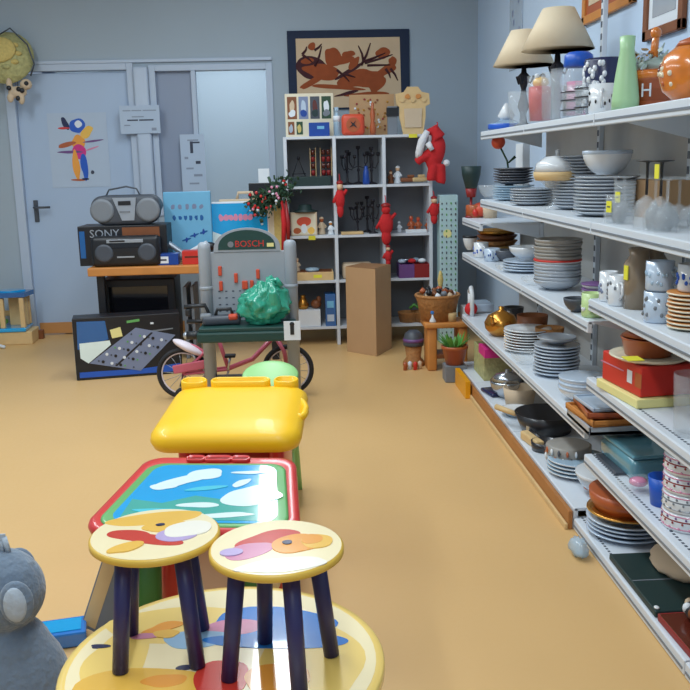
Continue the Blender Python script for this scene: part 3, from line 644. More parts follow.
# game boxes
def bluebox(f, W, H):
    f.flat([(.006, .006), (W-.006, .006), (W-.006, H-.006), (.006, H-.006)], 'box_lightblue', .0006)
    f.M = f.M @ T(W*.5, H*.72, .001); f.text('BLUE', .07, 'screen_blue', .0003)
    f.at(-W/2+.05, -.02, .05)
a = ony(190, 262, 6.3)
def face1(f, W, H):
    f.flat([(.006, .006), (W-.006, .006), (W-.006, H-.006), (.006, H-.006)], 'box_lightblue', .0006)
    m0 = f.M.copy()
    for k in range(5): f.blob(W*(.2+.15*k), H*.78, .014, .018, 'console_grey', .0012, 8, .3)
    for k in range(6): f.blob(W*(.22+.115*k), H*.62, .013, .018, 'screen_blue', .0012, 8, .3)
    for x, y in ((.62, .36), (.82, .4), (.45, .3)): f.blob(W*x, H*y, .03, .008, 'screen_blue', .0012, 10, .3, .3); f.blob(W*x, H*y, .008, .02, 'deep_blue', .0014, 8, .3)
t, W, H = px_box('game_box', 'upright light blue game box with dark blue lettering on the table', 'game box', 167, 193, 210, 262, 6.36, .06, 'box_lightblue', face1); t.location.z = tz+.001
def face2(f, W, H):
    f.flat([(.008, .01), (W-.008, .01), (W-.008, H-.01), (.008, H-.01)], 'sky_blue', .0006)
    f.flat([(.008, .01), (W-.008, .01), (W-.008, H*.35), (W*.6, H*.5), (W*.3, H*.38), (.008, H*.5)], 'cloud', .001)
    for k in range(7): f.blob(W*(.22+.08*k), H*.72, .018, .022, 'art_pink', .0014, 9, .3)
    for k in range(5): f.blob(W*(.3+.09*k), H*.42, .014, .016, 'porcelain_blue', .0016, 9, .3)
    for k in range(8): f.blob(W*random.uniform(.7, .95), H*random.uniform(.55, .9), .008, .008, 'cloud', .0014, 7, .3)
t, W, H = px_box('game_box', 'wide blue game box with pink lettering and white clouds on the table', 'game box', 210, 205, 268, 262, 6.42, .08, 'paper', face2); t.location.z = tz+.001
t, W, H = px_box('carry_case', 'pale beige plastic carry case standing behind the wide blue game box', 'case', 222, 204, 272, 262, 6.505, .05, 'beige'); t.location.z = tz+.001
MB().tube([(-.06, 0, H), (-.05, 0, H+.045), (.05, 0, H+.045), (.06, 0, H)], .011, 'beige').build('handle', t)
t, W, H = px_box('book_set', 'pale green boxed book standing at the right of the game boxes', 'book', 270, 210, 284, 262, 6.42, .12, 'plate_cream', lambda f, W, H: f.flat([(W*.35, .01), (W*.8, .01), (W*.8, H-.01), (W*.35, H-.01)], 'straw', .001)); t.location.z = tz+.001
b = MB().box(0, 0, .015, .3, .08, .03, 'mid_grey', .012).at(-.05, 0, .05, ry=.55).box(0, 0, 0, .2, .06, .025, 'silver', .01).at(.08, -.01, .055, ry=-.4).box(0, 0, 0, .12, .05, .02, 'paper', .008)
single(b, 'handheld_vacuum', 'grey and white gadget lying on the table before the light blue game box', 'gadget', (ony(184, 245, 6.2).x, 6.24, tz+.02)).scale = (1.15, 1, 1.4)
b = MB().ell((0, 0, .05), (.07, .05, .05), 'black', 18, 10).ell((-.02, -.03, .1), (.05, .04, .03), 'black', 16, 8)
single(b, 'black_pouch', 'dark rounded pouch between the game boxes on the table', 'pouch', (ony(212, 245, 6.2).x, 6.26, tz+.001))
# dark red and green Christmas decorations with box at the table's right end
gx = ony(276, 230, 6.5).x
b = MB().bx(-.07, .07, -.1, .1, 0, tz+.001-tz+.28, 'dark_grey', .004)
HS = ony(262, 183, 6.58).z-tz
box_thing('white_card', 'small white card box on top of the tall dark case beside the garland', 'box', ony(264, 175, 6.59).x, 6.59, tz+HS, .08, .04, .1, 'paper')
single(MB().bx(-.09, .09, -.03, .03, 0, HS, 'black', .004), 'dark_suitcase', 'tall dark case behind the garland at the right table end', 'case', (ony(263, 230, 6.57).x+.0, 6.60, tz+.001))
t = thing('christmas_garland', 'dark green garland with red and white ornaments hanging beside the cube shelf', 'decoration', (ony(274, 190, 6.32).x, 6.32, 0))
b = MB(); c = MB(); zz0 = ony(274, 195, 6.32).z; pts = [(-.13, 0, zz0-.09), (-.05, 0, zz0-.03), (.03, 0, zz0+.0), (.08, 0, zz0+.07)]
b.tube(pts, .012, 'leaf_dark')
for k in range(420):
    q = random.random()*2.99; i = int(q); p = Vector(pts[i]).lerp(Vector(pts[i+1]), q-i)+Vector((random.gauss(0, .035), random.gauss(0, .02), random.gauss(0, .04)))
    b.at(p.x, p.y, p.z, rx=random.uniform(0, 6), ry=random.uniform(0, 6), rz=random.uniform(0, 6)).flat([(-.012, 0), (0, -.005), (.02, 0), (0, .005)], 'leaf_dark', .001)
b.at()
for k in range(26):
    q = random.random()*2.99; i = int(q); p = Vector(pts[i]).lerp(Vector(pts[i+1]), q-i); MB().ell((p.x+random.gauss(0, .04), p.y-.03, p.z+random.gauss(0, .045)), .011, random.choice(['plush_red', 'paper', 'toy_red', 'art_pink']), 8, 6).build('ornament', t)
g_ = b.build('foliage', t)
MB().tube([(.05, 0, zz0-.04), (.06, -.01, zz0-.2), (.05, -.01, zz0-.38)], [.012, .018, .014], 'plush_red').tube([(.075, 0, zz0-.04), (.09, -.01, zz0-.2), (.085, -.01, zz0-.34)], [.01, .016, .012], 'toy_red_dark').build('ribbon', t)
# posters and notices
a, c = ony(52, 188, WY), ony(105, 112, WY)
t = thing('poster', 'white poster with a colourful dancing stick figure taped on the closed door', 'poster', ((a.x+c.x)/2, WY+.028, (a.z+c.z)/2))
W, H = c.x-a.x, c.z-a.z
MB().box(0, 0, 0, W, .0015, H, 'pale_paper').build('sheet', t)
f = MB().at(0, -.001, 0, rx=PI/2)
for x, y, rx, ry, m, r_ in [(-.0, .33, .13, .1, 'blue', 0), (.02, .35, .06, .05, 'paper', 0), (-.2, .36, .05, .09, 'art_navy', .4), (-.23, .3, .1, .015, 'toy_red', 0), (.15, .24, .13, .06, 'art_gold', .7), (0, .1, .12, .1, 'art_orange', 0), (.0, -.02, .12, .1, 'magenta', 0), (-.2, .08, .17, .03, 'terracotta', .2), (-.15, -.02, .2, .02, 'purple', 0), (.25, .12, .16, .015, 'purple', .1), (.22, .02, .12, .012, 'art_pink', .3), (-.07, -.2, .06, .2, 'art_orange', .1), (.07, -.22, .06, .18, 'blue', 0), (-.05, -.4, .12, .015, 'terracotta', 0), (.07, -.39, .06, .015, 'art_navy', 0), (.2, -.3, .03, .025, 'ink', 0)]:
    f.blob(x*W, y*H, rx*W, ry*H, m, .0005+.0001*int(abs(x)*9), 12, .25, r_)
f.build('print', t)
def notice(name, label, x0, y0, x1, y1, Y, lines):
    a, c = ony(x0, y1, Y), ony(x1, y0, Y); W, H = c.x-a.x, c.z-a.z
    b = MB().box(0, 0, 0, W, .002, H, 'pale_paper'); b.at(0, -.0012, 0, rx=PI/2)
    for (u0, u1, v, hh, m) in lines: b.flat([(u0*W, v*H-hh*H), (u1*W, v*H-hh*H), (u1*W, v*H+hh*H), (u0*W, v*H+hh*H)], m, .0004)
    return single(b, name, label, 'notice', ((a.x+c.x)/2, Y, (a.z+c.z)/2))
notice('notice', 'white paper notice with lines of print taped on the post by the door', 121, 105, 159, 134, WY-.056, [(-.42, -.22, .32, .02, 'ink_soft'), (-.2, .05, .32, .02, 'ink_soft'), (.08, .42, .32, .02, 'ink_soft'), (-.2, .1, .1, .02, 'ink_soft'), (-.32, -.05, -.02, .025, 'ink'), (-.02, .34, -.02, .025, 'ink'), (-.4, -.25, -.2, .02, 'ink_soft'), (.28, .4, -.35, .05, 'ink_soft')])
b_ = [(-.2, .25, .40, .012, 'ink_soft'), (-.1, .02, .28, .1, 'ink'), (.0, .3, .36, .014, 'ink'), (-.35, -.2, .1, .02, 'ink_soft'), (.1, .3, .02, .025, 'ink'), (-.3, .0, -.08, .015, 'ink_soft'), (.0, .35, -.2, .02, 'ink_soft'), (-.2, .2, -.34, .015, 'ink_soft')]
notice('information_sheet', 'narrow white printed sheet hanging in front of the opaque window half', 183, 134, 204, 193, WY-.03, b_)
# wall hanging with its batik design of branches and beasts
a, c = ony(289, 97, WY), ony(409, 29, WY); W, H = c.x-a.x, c.z-a.z+.1
t = thing('wall_hanging', 'batik cloth with brown beasts and navy border hung above the cube shelf', 'wall hanging', ((a.x+c.x)/2, WY-.012, c.z-H/2), 0)
MB().box(0, 0, 0, W, .012, H, 'batik_navy', .004).build('border', t)
f = MB().at(0, -.0062, 0, rx=PI/2); f.flat([(-W*.43, -H*.48), (W*.43, -H*.48), (W*.42, H*.40), (-W*.43, H*.40)], 'batik_cream', .0006)
f.at(0, -.007, 0, rx=PI/2)
for x, y, rx, ry, m, r_ in [(-.3, .03, .14, .14, 'batik_dark', 0), (-.22, -.02, .16, .09, 'batik_rust', -.2), (-.13, .16, .06, .14, 'batik_rust', .5), (-.05, .12, .1, .05, 'batik_rust', .3), (.0, .2, .05, .04, 'batik_rust', 0), (.1, -.12, .18, .12, 'batik_rust', .2), (.3, -.02, .1, .06, 'batik_rust', .5), (-.1, -.22, .2, .03, 'batik_rust', -.1), (.0, -.02, .12, .03, 'batik_dark', .5), (.28, .2, .06, .07, 'batik_rust', 0), (.15, -.32, .2, .03, 'batik_rust', 0), (-.3, -.14, .12, .04, 'batik_rust', .5), (-.02, -.3, .1, .02, 'batik_dark', .2), (.22, -.18, .08, .1, 'batik_rust', .6), (-.34, .12, .05, .04, 'batik_rust', 0), (.36, .1, .03, .06, 'batik_rust', .4), (.04, .08, .06, .05, 'batik_rust', .9), (-.3, .3, .03, .05, 'batik_rust', .2)]: f.blob(x*W, y*H, rx*W, ry*H, m, .0006, 18, .3, r_)
for x0, y0, x1, y1 in [(.1, .05, .18, .33), (.12, .1, .3, .2), (.12, .1, .08, .3), (.13, .08, .36, .18), (.15, .05, .34, .05), (-.28, .05, -.22, .3), (-.28, .25, -.22, .33), (-.1, 0, 0, -.15), (-.05, -.05, .05, -.1), (.34, .0, .4, -.15), (.3, 0, .34, -.12), (-.38, .2, -.34, .3), (-.38, .2, -.3, .1)]:
    f.at(0, -.0078, 0, rx=PI/2).tube([(x0*W, y0*H, 0), ((x0+x1)/2*W+.008, (y0+y1)/2*H, 0), (x1*W, y1*H, 0)], [.011, .009, .004], 'batik_dark', 5)
f.build('picture', t)
# hanging straw hat and spotted cow toy, top left
p = ony(7, 57, WY-.1)
t = thing('straw_basket', 'green and yellow woven basket hanging on the wall left of the door', 'basket', (p.x, WY-.13, p.z))
MB().at(rx=PI/2-.3).lathe([(0, .07), (.09, .065), (.15, .02), (.2, -.02), (.2, -.028), (.14, .01), (.085, .055), (0, .058)], 'wicker_green', 24).build('bowl', t)
b = MB().at(rx=PI/2-.3).ell((-.03, .02, .075), (.13, .1, .025), 'straw', 16, 8)
for k in range(9): a = k*.7; b.ell((.1*math.cos(a), .1*math.sin(a), .05), (.035, .02, .02), random.choice(['wicker_green', 'straw', 'leaf', 'terracotta']), 8, 6)
b.build('straw_flowers', t)
MB().tube([(-.1, 0, .12), (.05, 0, .2), (.17, -.02, .08), (.21, -.02, -.06), (.17, 0, -.14)], .006, 'dark_grey').build('handle', t)
p = ony(20, 93, WY-.1)
t = thing('cow_toy', 'small cream stuffed cow with black spots hanging under the woven basket', 'plush toy', (p.x, WY-.16, p.z), 0)
b = MB().ell((0, 0, 0), (.07, .04, .045), 'beige', 16, 10).ell((.07, -.01, .055), (.045, .035, .04), 'beige', 14, 10).ell((-.05, -.02, .06), (.022, .02, .045), 'beige').ell((.03, -.02, -.05), (.025, .02, .04), 'beige').ell((-.05, -.02, -.04), (.025, .02, .035), 'beige')
o = b.build('body', t); rm = o.modifiers.new('r', 'REMESH'); rm.mode = 'VOXEL'; rm.voxel_size = .006; rm.use_smooth_shade = True
b = MB()
for x, z in ((-.05, .03), (.045, .01), (.01, -.045), (.02, .02), (.08, .06)): b.ell((x, -.037, z), (.018, .012, .018), 'black', 10, 8)
b.build('spots', t)
MB().tube([(0, .02, .04), (-.01, .06, .1), (-.02, .06, .16)], .003, 'dark_grey').build('string', t)
# toy farm house on the floor at the far left
q = onz(8, 346, 0)
t = thing('toy_playhouse', 'wooden toy playhouse with blue roof on the floor left of the door', 'toy house', (q.x-.02, q.y+.15, 0), .05)
MB().bx(-.3, .19, -.12, .12, 0, .1, 'pale_wood', .006).build('base', t)
MB().bx(-.3, .15, -.13, .11, .1, .13, 'sky_blue', .008).build('blue_floor', t)
for x, y in ((-.2, -.1), (-.02, -.1), (.13, -.1), (.13, .08), (-.2, .08)): MB().bx(x-.018, x+.018, y-.018, y+.018, .13, .36, 'pale_wood', .005).build('post', t)
MB().bx(.0, .14, .02, .06, .13, .36, 'pale_wood', .004).bx(-.2, .0, .05, .08, .2, .24, 'pale_wood', .004).build('wall_board', t)
MB().at(.04, -.02, .365).prism([(-.13, -.11), (.12, -.1), (.15, .08), (-.1, .11)], .035, 'screen_blue').at(.04, -.02, .40).blob(0, 0, .1, .07, 'sky_blue', .012).build('roof', t)
MB().ell((-.09, -.03, .17), (.09, .05, .035), 'leaf', 14, 8, .1).build('toy_bush', t)
MB().rod((-.28, -.18, .1), (.02, -.26, .012), .012, 'paper').build('ramp_pole', t)
box_thing('doorstop', 'small brown doorstop on the floor below the closed door', 'doorstop', ony(42, 340, 7.1).x, 7.1, 0, .035, .05, .07, 'dark_wood')

# ------------------------------------------------------------------ white cube shelf on the back wall and what stands in it
CY0, CY1 = 6.46, 6.80
cx = [-.088, .257, .607, .938]; cz = [.12, .458, .782, 1.132, 1.475]
t = thing('cube_shelf', 'white open cube shelf full of ornaments against the back wall', 'shelf', (0, 0, 0))
for i, x in enumerate(cx): MB().bx(x-.012, x+.012, CY0, CY1, 0, cz[-1]+.018, 'white_laminate', .002).build('side_panel' if i in (0, 3) else 'divider', t)
for z in cz:
    b = MB()
    for i in range(3): b.bx(cx[i]+.012, cx[i+1]-.012, CY0+.004, CY1, z, z+.018, 'white_laminate', .001)
    b.build('shelf_board', t)
MB().bx(cx[0]+.012, cx[3]-.012, CY1-.008, CY1-.002, cz[0]+.02, cz[-1], 'grey_back').build('back_panel', t)
def cub(px, row, y=None): y = y or CY0+.12; return ony(px, 200, y).x, y, cz[row]+.0188
def figurine(label, px, row, h, m1, m2='skin', y=None, name='figurine', r=None, z=None, x=None, group=None):
    X, Y, Z = cub(px, row, y); Z = Z if z is None else z; X = X if x is None else x
    r = r or h*.22
    t = thing(name, label, 'figurine', (X, Y, Z), random.uniform(-.4, .4), group)
    MB().lathe([(0, 0), (r, 0), (r, h*.06), (r*.75, h*.3), (r*.85, h*.5), (r*.35, h*.68), (0, h*.7)], m1, 14).tube([(-r*.5, 0, h*.6), (-r*1.1, -r*.3, h*.4), (-r*.5, -r*.9, h*.36)], r*.2, m1, 6).tube([(r*.5, 0, h*.6), (r*1.1, -r*.3, h*.42), (r*.6, -r*.9, h*.38)], r*.2, m1, 6).build('body', t)
    MB().ell((0, 0, h*.8), (h*.12, h*.12, h*.15), m2, 12, 8).ell((0, h*.02, h*.87), (h*.13, h*.13, h*.1), m1, 12, 8).build('head', t)
    return t
def candelabra(label, px, row, h, arms, w_=.1, y=None, m='iron', name='candle_holder'):
    X, Y, Z = cub(px, row, y); t = thing(name, label, 'candle holder', (X, Y, Z), random.uniform(-.3, .3))
    b = MB().lathe([(0, 0), (w_*.45, 0), (w_*.4, .008), (.008, .02), (.006, h*.3), (.012, h*.35), (.006, h*.4), (.005, h*.85), (.016, h*.88), (.016, h*.94), (0, h*.94)], m, 14); b.build('stem', t)
    for k in range(arms):
        a = PI*2*k/arms+.3
        MB().tube([(0, 0, h*.45), (w_*.3*math.cos(a), w_*.3*math.sin(a), h*.4), (w_*.5*math.cos(a), w_*.5*math.sin(a), h*.55), (w_*.5*math.cos(a), w_*.5*math.sin(a), h*.72)], .004, m, 6).lathe([(0, h*.7), (.012, h*.72), (.014, h*.8), (0, h*.8)], m, 10, (w_*.5*math.cos(a), w_*.5*math.sin(a), 0)).build('arm', t)
    return t
# row under the top board
X, Y, Z = cub(312, 3, CY0+.1)
box_thing('tray', 'long low dark green tray in the top left cube', 'tray', ony(311, 180, Y).x+.0, Y, Z, .275, .16, .065, 'dark_green')
o = single(MB().tube([(-.045, 0, .003), (0, 0, .13), (.045, 0, .003)], .004, 'iron').tube([(-.05, 0, .02), (.05, 0, .02)], .003, 'iron').ell((0, 0, .13), (.012, .012, .016), 'iron'), 'wire_stand', 'small black wire easel on the dark green tray', 'stand', (ony(297, 160, Y).x+.01, Y, Z+.066))
for k, (px, lab) in enumerate([(313, 'slim upright rack of dark red spice pots in the top left cube, left one'), (326, 'wider upright rack of dark red spice pots in the top left cube, right one')]):
    t = thing('spice_rack', lab, 'rack', (ony(px, 160, Y).x, Y+.03, Z+.066), 0)
    w_ = .035 if k == 0 else .075
    MB().bx(-w_/2-.004, -w_/2, -.02, .02, 0, .2, 'pale_wood').bx(w_/2, w_/2+.004, -.02, .02, 0, .2, 'pale_wood').build('frame', t)
    for q in range(4):
        for s_ in ([0] if k == 0 else [-.018, .018]): MB().lathe([(0, 0), (.014, 0), (.016, .03), (.012, .036), (0, .038)], 'terracotta_dark' if q % 2 else 'book_red', 10, (s_, 0, .005+q*.048)).build('pot', t)
candelabra('black iron candle holder with three arms, left one in the top middle cube', 348, 3, .26, 3, .11)
candelabra('black iron candle holder, tall one in the middle of the top middle cube', 359, 3, .29, 2, .13, CY0+.18)
candelabra('black iron candle holder beside the blue glass, right one in the top middle cube', 372, 3, .28, 4, .1)
single(MB().lathe([(0, 0), (.022, 0), (.026, .02), (.02, .09), (.012, .11), (.012, .13), (0, .13)], 'deep_blue', 14), 'blue_bottle', 'dark blue glass bottle among the black candle holders', 'bottle', (ony(366, 170, CY0+.07).x, CY0+.07, cz[3]+.0188))
figurine('small white and red figurine in the top right cube', 398, 3, .13, 'paper')
figurine('small dark figurine leaning at the left of the top right cube', 391, 3, .1, 'dark_wood')
for k, (px, m, lab) in enumerate([(408, 'dark_wood', 'dark wooden trinket lying in the top right cube'), (419, 'pale_wood', 'pale wooden trinket lying at the right of the top right cube')]):
    single(MB().at(z=.02).box(0, 0, 0, .11, .05, .03, m, .01, 3).box(.02, 0, .025, .05, .03, .02, m, .006), 'trinket', lab, 'trinket', (ony(px, 180, CY0+.1).x, CY0+.1, cz[3]+.024), .3*k)
# second row
X, Y, Z = cub(304, 2, CY0+.09)
t = thing('picture_box', 'cream box with an orange mushroom picture in the second-row left cube', 'box', (ony(304, 225, Y).x, Y, Z), 0)
MB().bx(-.095, .095, -.05, .05, 0, .165, 'beige', .004).build('carton', t)
f = MB().at(0, -.0505, 0, rx=PI/2); f.flat([(-.085, .01), (.085, .01), (.085, .155), (-.085, .155)], 'plate_cream', .0006); f.blob(0, .1, .05, .035, 'tool_orange', .0012); f.blob(0, .05, .02, .035, 'paper', .0012); f.blob(-.05, .035, .03, .02, 'terracotta', .0012); f.blob(.05, .035, .025, .025, 'art_gold', .0012); f.build('picture', t)
single(MB().lathe([(0, 0), (.09, 0), (.092, .008), (.05, .018), (.045, .05), (0, .055)], 'dark_green', 18), 'hat', 'dark green toy hat lying on the mushroom picture box', 'hat', (ony(305, 210, Y).x, Y, Z+.166))
single(MB().at(0, 0, 0, rx=.2).box(0, 0, 0, .05, .002, .03, 'tag_yellow'), 'price_tag', 'yellow price tag on the board edge below the mushroom picture box', 'price tag', (ony(312, 238, CY0).x, CY0-.006, cz[2]+.005))
figurine('white and brown animal figurine beside the mushroom box', 321, 2, .13, 'beige', 'terracotta')
figurine('small white figurine by the divider of the second-row left cube', 330, 2, .1, 'paper', 'wood', CY0+.06)
candelabra('dark bare-branched metal tree at the left of the second-row middle cube', 357, 2, .24, 5, .1)
candelabra('tall black twin candlestick in the second-row middle cube', 367, 2, .28, 2, .08, CY0+.2)
candelabra('black three-armed holder at the right of the second-row middle cube', 373, 2, .26, 3, .08, CY0+.08)
single(MB().box(0, 0, .01, .16, .08, .02, 'pale_wood', .004), 'wooden_block', 'thin pale wooden block before the candle holders of the second-row middle cube', 'block', (ony(352, 232, CY0+.05).x+.0, CY0+.045, cz[2]+.0188)).location.x -= .0
figurine('small pale figurine at the left of the second-row right cube', 399, 2, .08, 'paper', 'porcelain_grey')
for k, (px, lab) in enumerate([(411, 'orange clay figurine, left of three in the second-row right cube'), (418, 'orange clay figurine, middle of three in the second-row right cube'), (428, 'orange clay figurine, right of three in the second-row right cube')]): figurine(lab, px, 2, .12-.01*k, 'terracotta', 'tool_orange', CY0+.13)
box_thing('white_tray', 'flat white tray before the orange figurines', 'tray', ony(416, 230, CY0+.04).x, CY0+.045, cz[2]+.0182, .15, .06, .022, 'paper')
# third row
box_thing('wooden_crate', 'shallow pale wooden crate with a yellow price label in the third-row left cube', 'crate', .085, CY0+.12, cz[1]+.0182, .29, .2, .06, 'pale_wood', face=lambda b: b.box(.03, -.101, .03, .06, .001, .022, 'tag_yellow').bx(-.135, .135, -.09, .09, .056, .0605, 'dark_wood'))
single(MB().tube([(.04*math.cos(k*PI/8), .04*math.sin(k*PI/8), .012) for k in range(16)], .012, 'glass_blue', 8, True), 'tape_roll', 'roll of clear tape lying in the wooden crate', 'tape', (ony(312, 262, CY0+.1).x, CY0+.09, cz[1]+.0795))
figurine('slim beige figurine at the left edge of the wooden crate', 295, 1, .1, 'beige', z=cz[1]+.0795)
box_thing('paper_pile', 'beige paper bag lying in the third-row middle cube behind the tall carton', 'bag', ony(357, 260, CY0+.1).x, CY0+.12, cz[1]+.0182, .22, .16, .11, 'beige', bev=.02)
for k, (px, m, lab) in enumerate([(405, 'purple', 'purple plastic basket in the third-row right cube'), (420, 'book_red', 'dark red plastic basket in the third-row right cube')]):
    t = thing('storage_basket', lab, 'basket', (ony(px, 270, CY0+.12).x, CY0+.1, cz[1]+.0182), 0)
    b = MB().bx(-.05, .05, -.09, .09, 0, .006, m).bx(-.055, -.048, -.09, .09, 0, .1, m).bx(.048, .055, -.09, .09, 0, .1, m).bx(-.055, .055, -.093, -.087, 0, .1, m).bx(-.055, .055, .087, .093, 0, .1, m); b.build('basket_body', t)
for k in range(5):
    m = ['porcelain_blue', 'steel', 'plush_red', 'glass_blue', 'paper'][k]
    single(MB().ell((0, 0, .018), (.03, .03, .018), m, 12, 8), 'bauble', ['pale blue', 'silver', 'red', 'clear blue', 'white'][k]+' bauble on top of the plastic baskets', 'bauble', (ony(402+k*5, 270, CY0+.06).x, CY0+.06+(k % 2)*.07, cz[1]+.118))
# bottom row
box_thing('white_carton', 'white carton at the left of the bottom-left cube', 'box', ony(309, 320, CY0+.09).x, CY0+.1, cz[0]+.0182, .17, .16, .12, 'paper')
box_thing('blue_carton', 'upright blue carton with white window in the bottom-left cube', 'box', ony(333, 320, CY0+.09).x-.018, CY0+.09, cz[0]+.0182, .075, .14, .235, 'screen_blue', face=lambda b: b.box(0, -.0705, .16, .05, .001, .05, 'box_lightblue').box(0, -.0705, .06, .05, .001, .05, 'porcelain_blue'))
single(MB().lathe([(0, 0), (.03, 0), (.045, .03), (.03, .06), (.015, .09), (.022, .1), (0, .1)], 'brass', 14), 'brass_jug', 'small brass jug on the white carton', 'jug', (ony(303, 300, CY0+.1).x, CY0+.1, cz[0]+.139))
single(MB().ell((0, 0, .035), (.04, .035, .035), 'dark_wood', 12, 8).ell((.02, -.01, .07), (.02, .02, .025), 'dark_wood', 10, 8), 'figurine', 'dark rounded wooden bird on the white carton', 'figurine', (ony(316, 300, CY0+.1).x, CY0+.1, cz[0]+.139))
for k, (px, lab) in enumerate([(408, 'brown wicker basket at the left of the bottom-right cube'), (421, 'brown wicker basket beside the plant stand in the bottom-right cube')]):
    single(MB().lathe([(0, 0), (.06, 0), (.075, .07), (.078, .075), (.07, .075), (.056, .008), (0, .008)], 'wicker', 20), 'wicker_basket', lab, 'basket', (ony(px, 320, CY0+.1).x, CY0+.1, cz[0]+.0188))
single(MB().tube([(-.03, 0, .02), (0, 0, .05), (.04, 0, .02), (.03, -.01, .06)], .012, 'leaf'), 'toy_frog', 'small green and white toy frog before the wicker baskets', 'toy', (ony(412, 318, CY0-.06).x, CY0+.04, cz[0]+.1))
COL.objects[-1].location = (ony(414, 318, CY0+.1).x, CY0+.1, cz[0]+.095)
# on top of the cube shelf
TP = cz[-1]+.0188
a, c = ony(286, 136, CY0+.22), ony(333, 93, CY0+.22); W = c.x-a.x; H = c.z-TP
def frames(b):
    b.at(0, -.0085, 0, rx=PI/2)
    for i in range(4):
        u = -W/2+.016+i*.082
        b.flat([(u, H*.42), (u+.068, H*.42), (u+.068, H*.93), (u, H*.93)], ['dark_wood', 'console_grey', 'dark_grey', 'leaf_dark'][i], .0006); b.blob(u+.034, H*.7, .018, .045, ['beige', 'porcelain_blue', 'terracotta_dark', 'paper'][i], .0012, 9, .3); b.blob(u+.034, H*.55, .024, .025, ['paper', 'deep_blue', 'dark_green', 'mid_grey'][i], .0014, 9, .3)
    for i in range(2): u = -W/2+.018+i*.06; b.flat([(u, .02), (u+.045, .02), (u+.045, H*.36), (u, H*.36)], ['dark_wood', 'leaf_dark'][i], .0006); b.blob(u+.02, H*.2, .014, .03, ['silver', 'straw'][i], .0012, 9, .3)
    b.at()
b = MB().bx(-W/2, W/2, -.008, .008, 0, H, 'plate_cream', .002); frames(b)
single(b, 'picture_board', 'cream board with rows of small dark pictures standing on the cube shelf', 'picture', ((a.x+c.x)/2, CY0+.22, TP))
def topitem(px): return ony(px, 125, CY0+.1).x
box_thing('blue_carton', 'glossy dark blue carton before the picture board on the cube shelf', 'box', topitem(319), CY0+.1, TP, .145, .09, .095, 'deep_blue', face=lambda b: b.box(.01, -.0455, .06, .05, .001, .02, 'box_lightblue'))
single(MB().lathe([(0, 0), (.025, 0), (.025, .13), (.012, .15), (.012, .17), (.016, .172), (.016, .2), (0, .2)], 'glass_blue', 14).lathe([(.0256, .1), (.0256, .14)], 'paper', 14), 'bottle', 'pale blue bottle with white cap between the picture board and red clock', 'bottle', (topitem(337), CY0+.12, TP))
t = thing('clock', 'square orange red clock with black hands on the cube shelf', 'clock', (topitem(353), CY0+.1, TP), 0)
MB().box(0, 0, .075, .165, .06, .15, 'tool_orange', .03, 4).build('case', t)
MB().at(0, -.0305, .075, rx=PI/2).prism(circle(.05, 24), .002, 'terracotta').at(0, -.034, .075, rx=PI/2).flat([(-.03, -.02), (0, -.006), (.03, -.025), (.008, .005), (.02, .03), (0, .01), (-.022, .026), (-.008, .002)], 'black', .002).build('dial', t)
a, c = ony(350, 136, CY0+.24), ony(394, 94, CY0+.24)
b = MB().bx(-(c.x-a.x)/2, (c.x-a.x)/2, -.008, .008, 0, c.z-TP, 'cardboard', .002).at(0, -.009, 0, rx=PI/2)
for k in range(46): b.blob(random.uniform(-.13, .13), random.uniform(.04, .26), .008, .008, random.choice(['brass', 'paper', 'dark_wood', 'book_red']), .002, 8, .2)
single(b, 'decorated_board', 'brown decorated board with shiny studs behind the red clock', 'board', ((a.x+c.x)/2, CY0+.25, TP))
t = thing('brown_bottle', 'slender dark figure ornament on the cube shelf, right of the red clock', 'ornament', (topitem(373), CY0+.12, TP))
MB().lathe([(0, 0), (.02, 0), (.024, .05), (.014, .1), (.02, .15), (.008, .19), (.012, .22), (0, .23)], 'terracotta', 14).build('body', t)
box_thing('black_camera', 'small black camera-like box high on the cube shelf beside the carved plaque', 'box', ony(391, 104, CY0+.24).x, CY0+.17, TP, .07, .04, .2, 'mid_grey', face=lambda b: b.bx(-.042, .045, -.028, .0, .13, .19, 'black'))
Pq = [(-.055, 0), (.055, 0), (.07, .1), (.07, .16), (.095, .175), (.09, .235), (.05, .245), (.03, .275), (-.03, .275), (-.05, .245), (-.095, .235), (-.09, .175), (-.075, .16), (-.075, .1)]
t = thing('carved_plaque', 'pale carved wooden plaque standing at the right end of the cube shelf', 'plaque', (ony(413, 120, CY0+.14).x, CY0+.15, TP+.001), 0); t.scale = (1.3, 1, 1.2)
MB().at(rx=PI/2-.06).prism(Pq, .02, 'pale_wood').build('board', t)
b = MB().at(0, -.022, 0, rx=PI/2-.06); b.prism([(-.045, .04), (.045, .04), (.05, .15), (-.05, .15)], .006, 'beige')
for k in range(5): b.blob(-.06+k*.03, .2+.02*(k % 2), .014, .014, 'wood' if k % 2 else 'pale_wood', .006, 10, .2)
b.build('carving', t)
single(MB().box(0, 0, 0, .06, .002, .025, 'tag_yellow'), 'price_tag', 'yellow price tag on the top board edge at the right of the cube shelf', 'price tag', (ony(413, 137, CY0).x, CY0-.004, cz[-1]+.006))
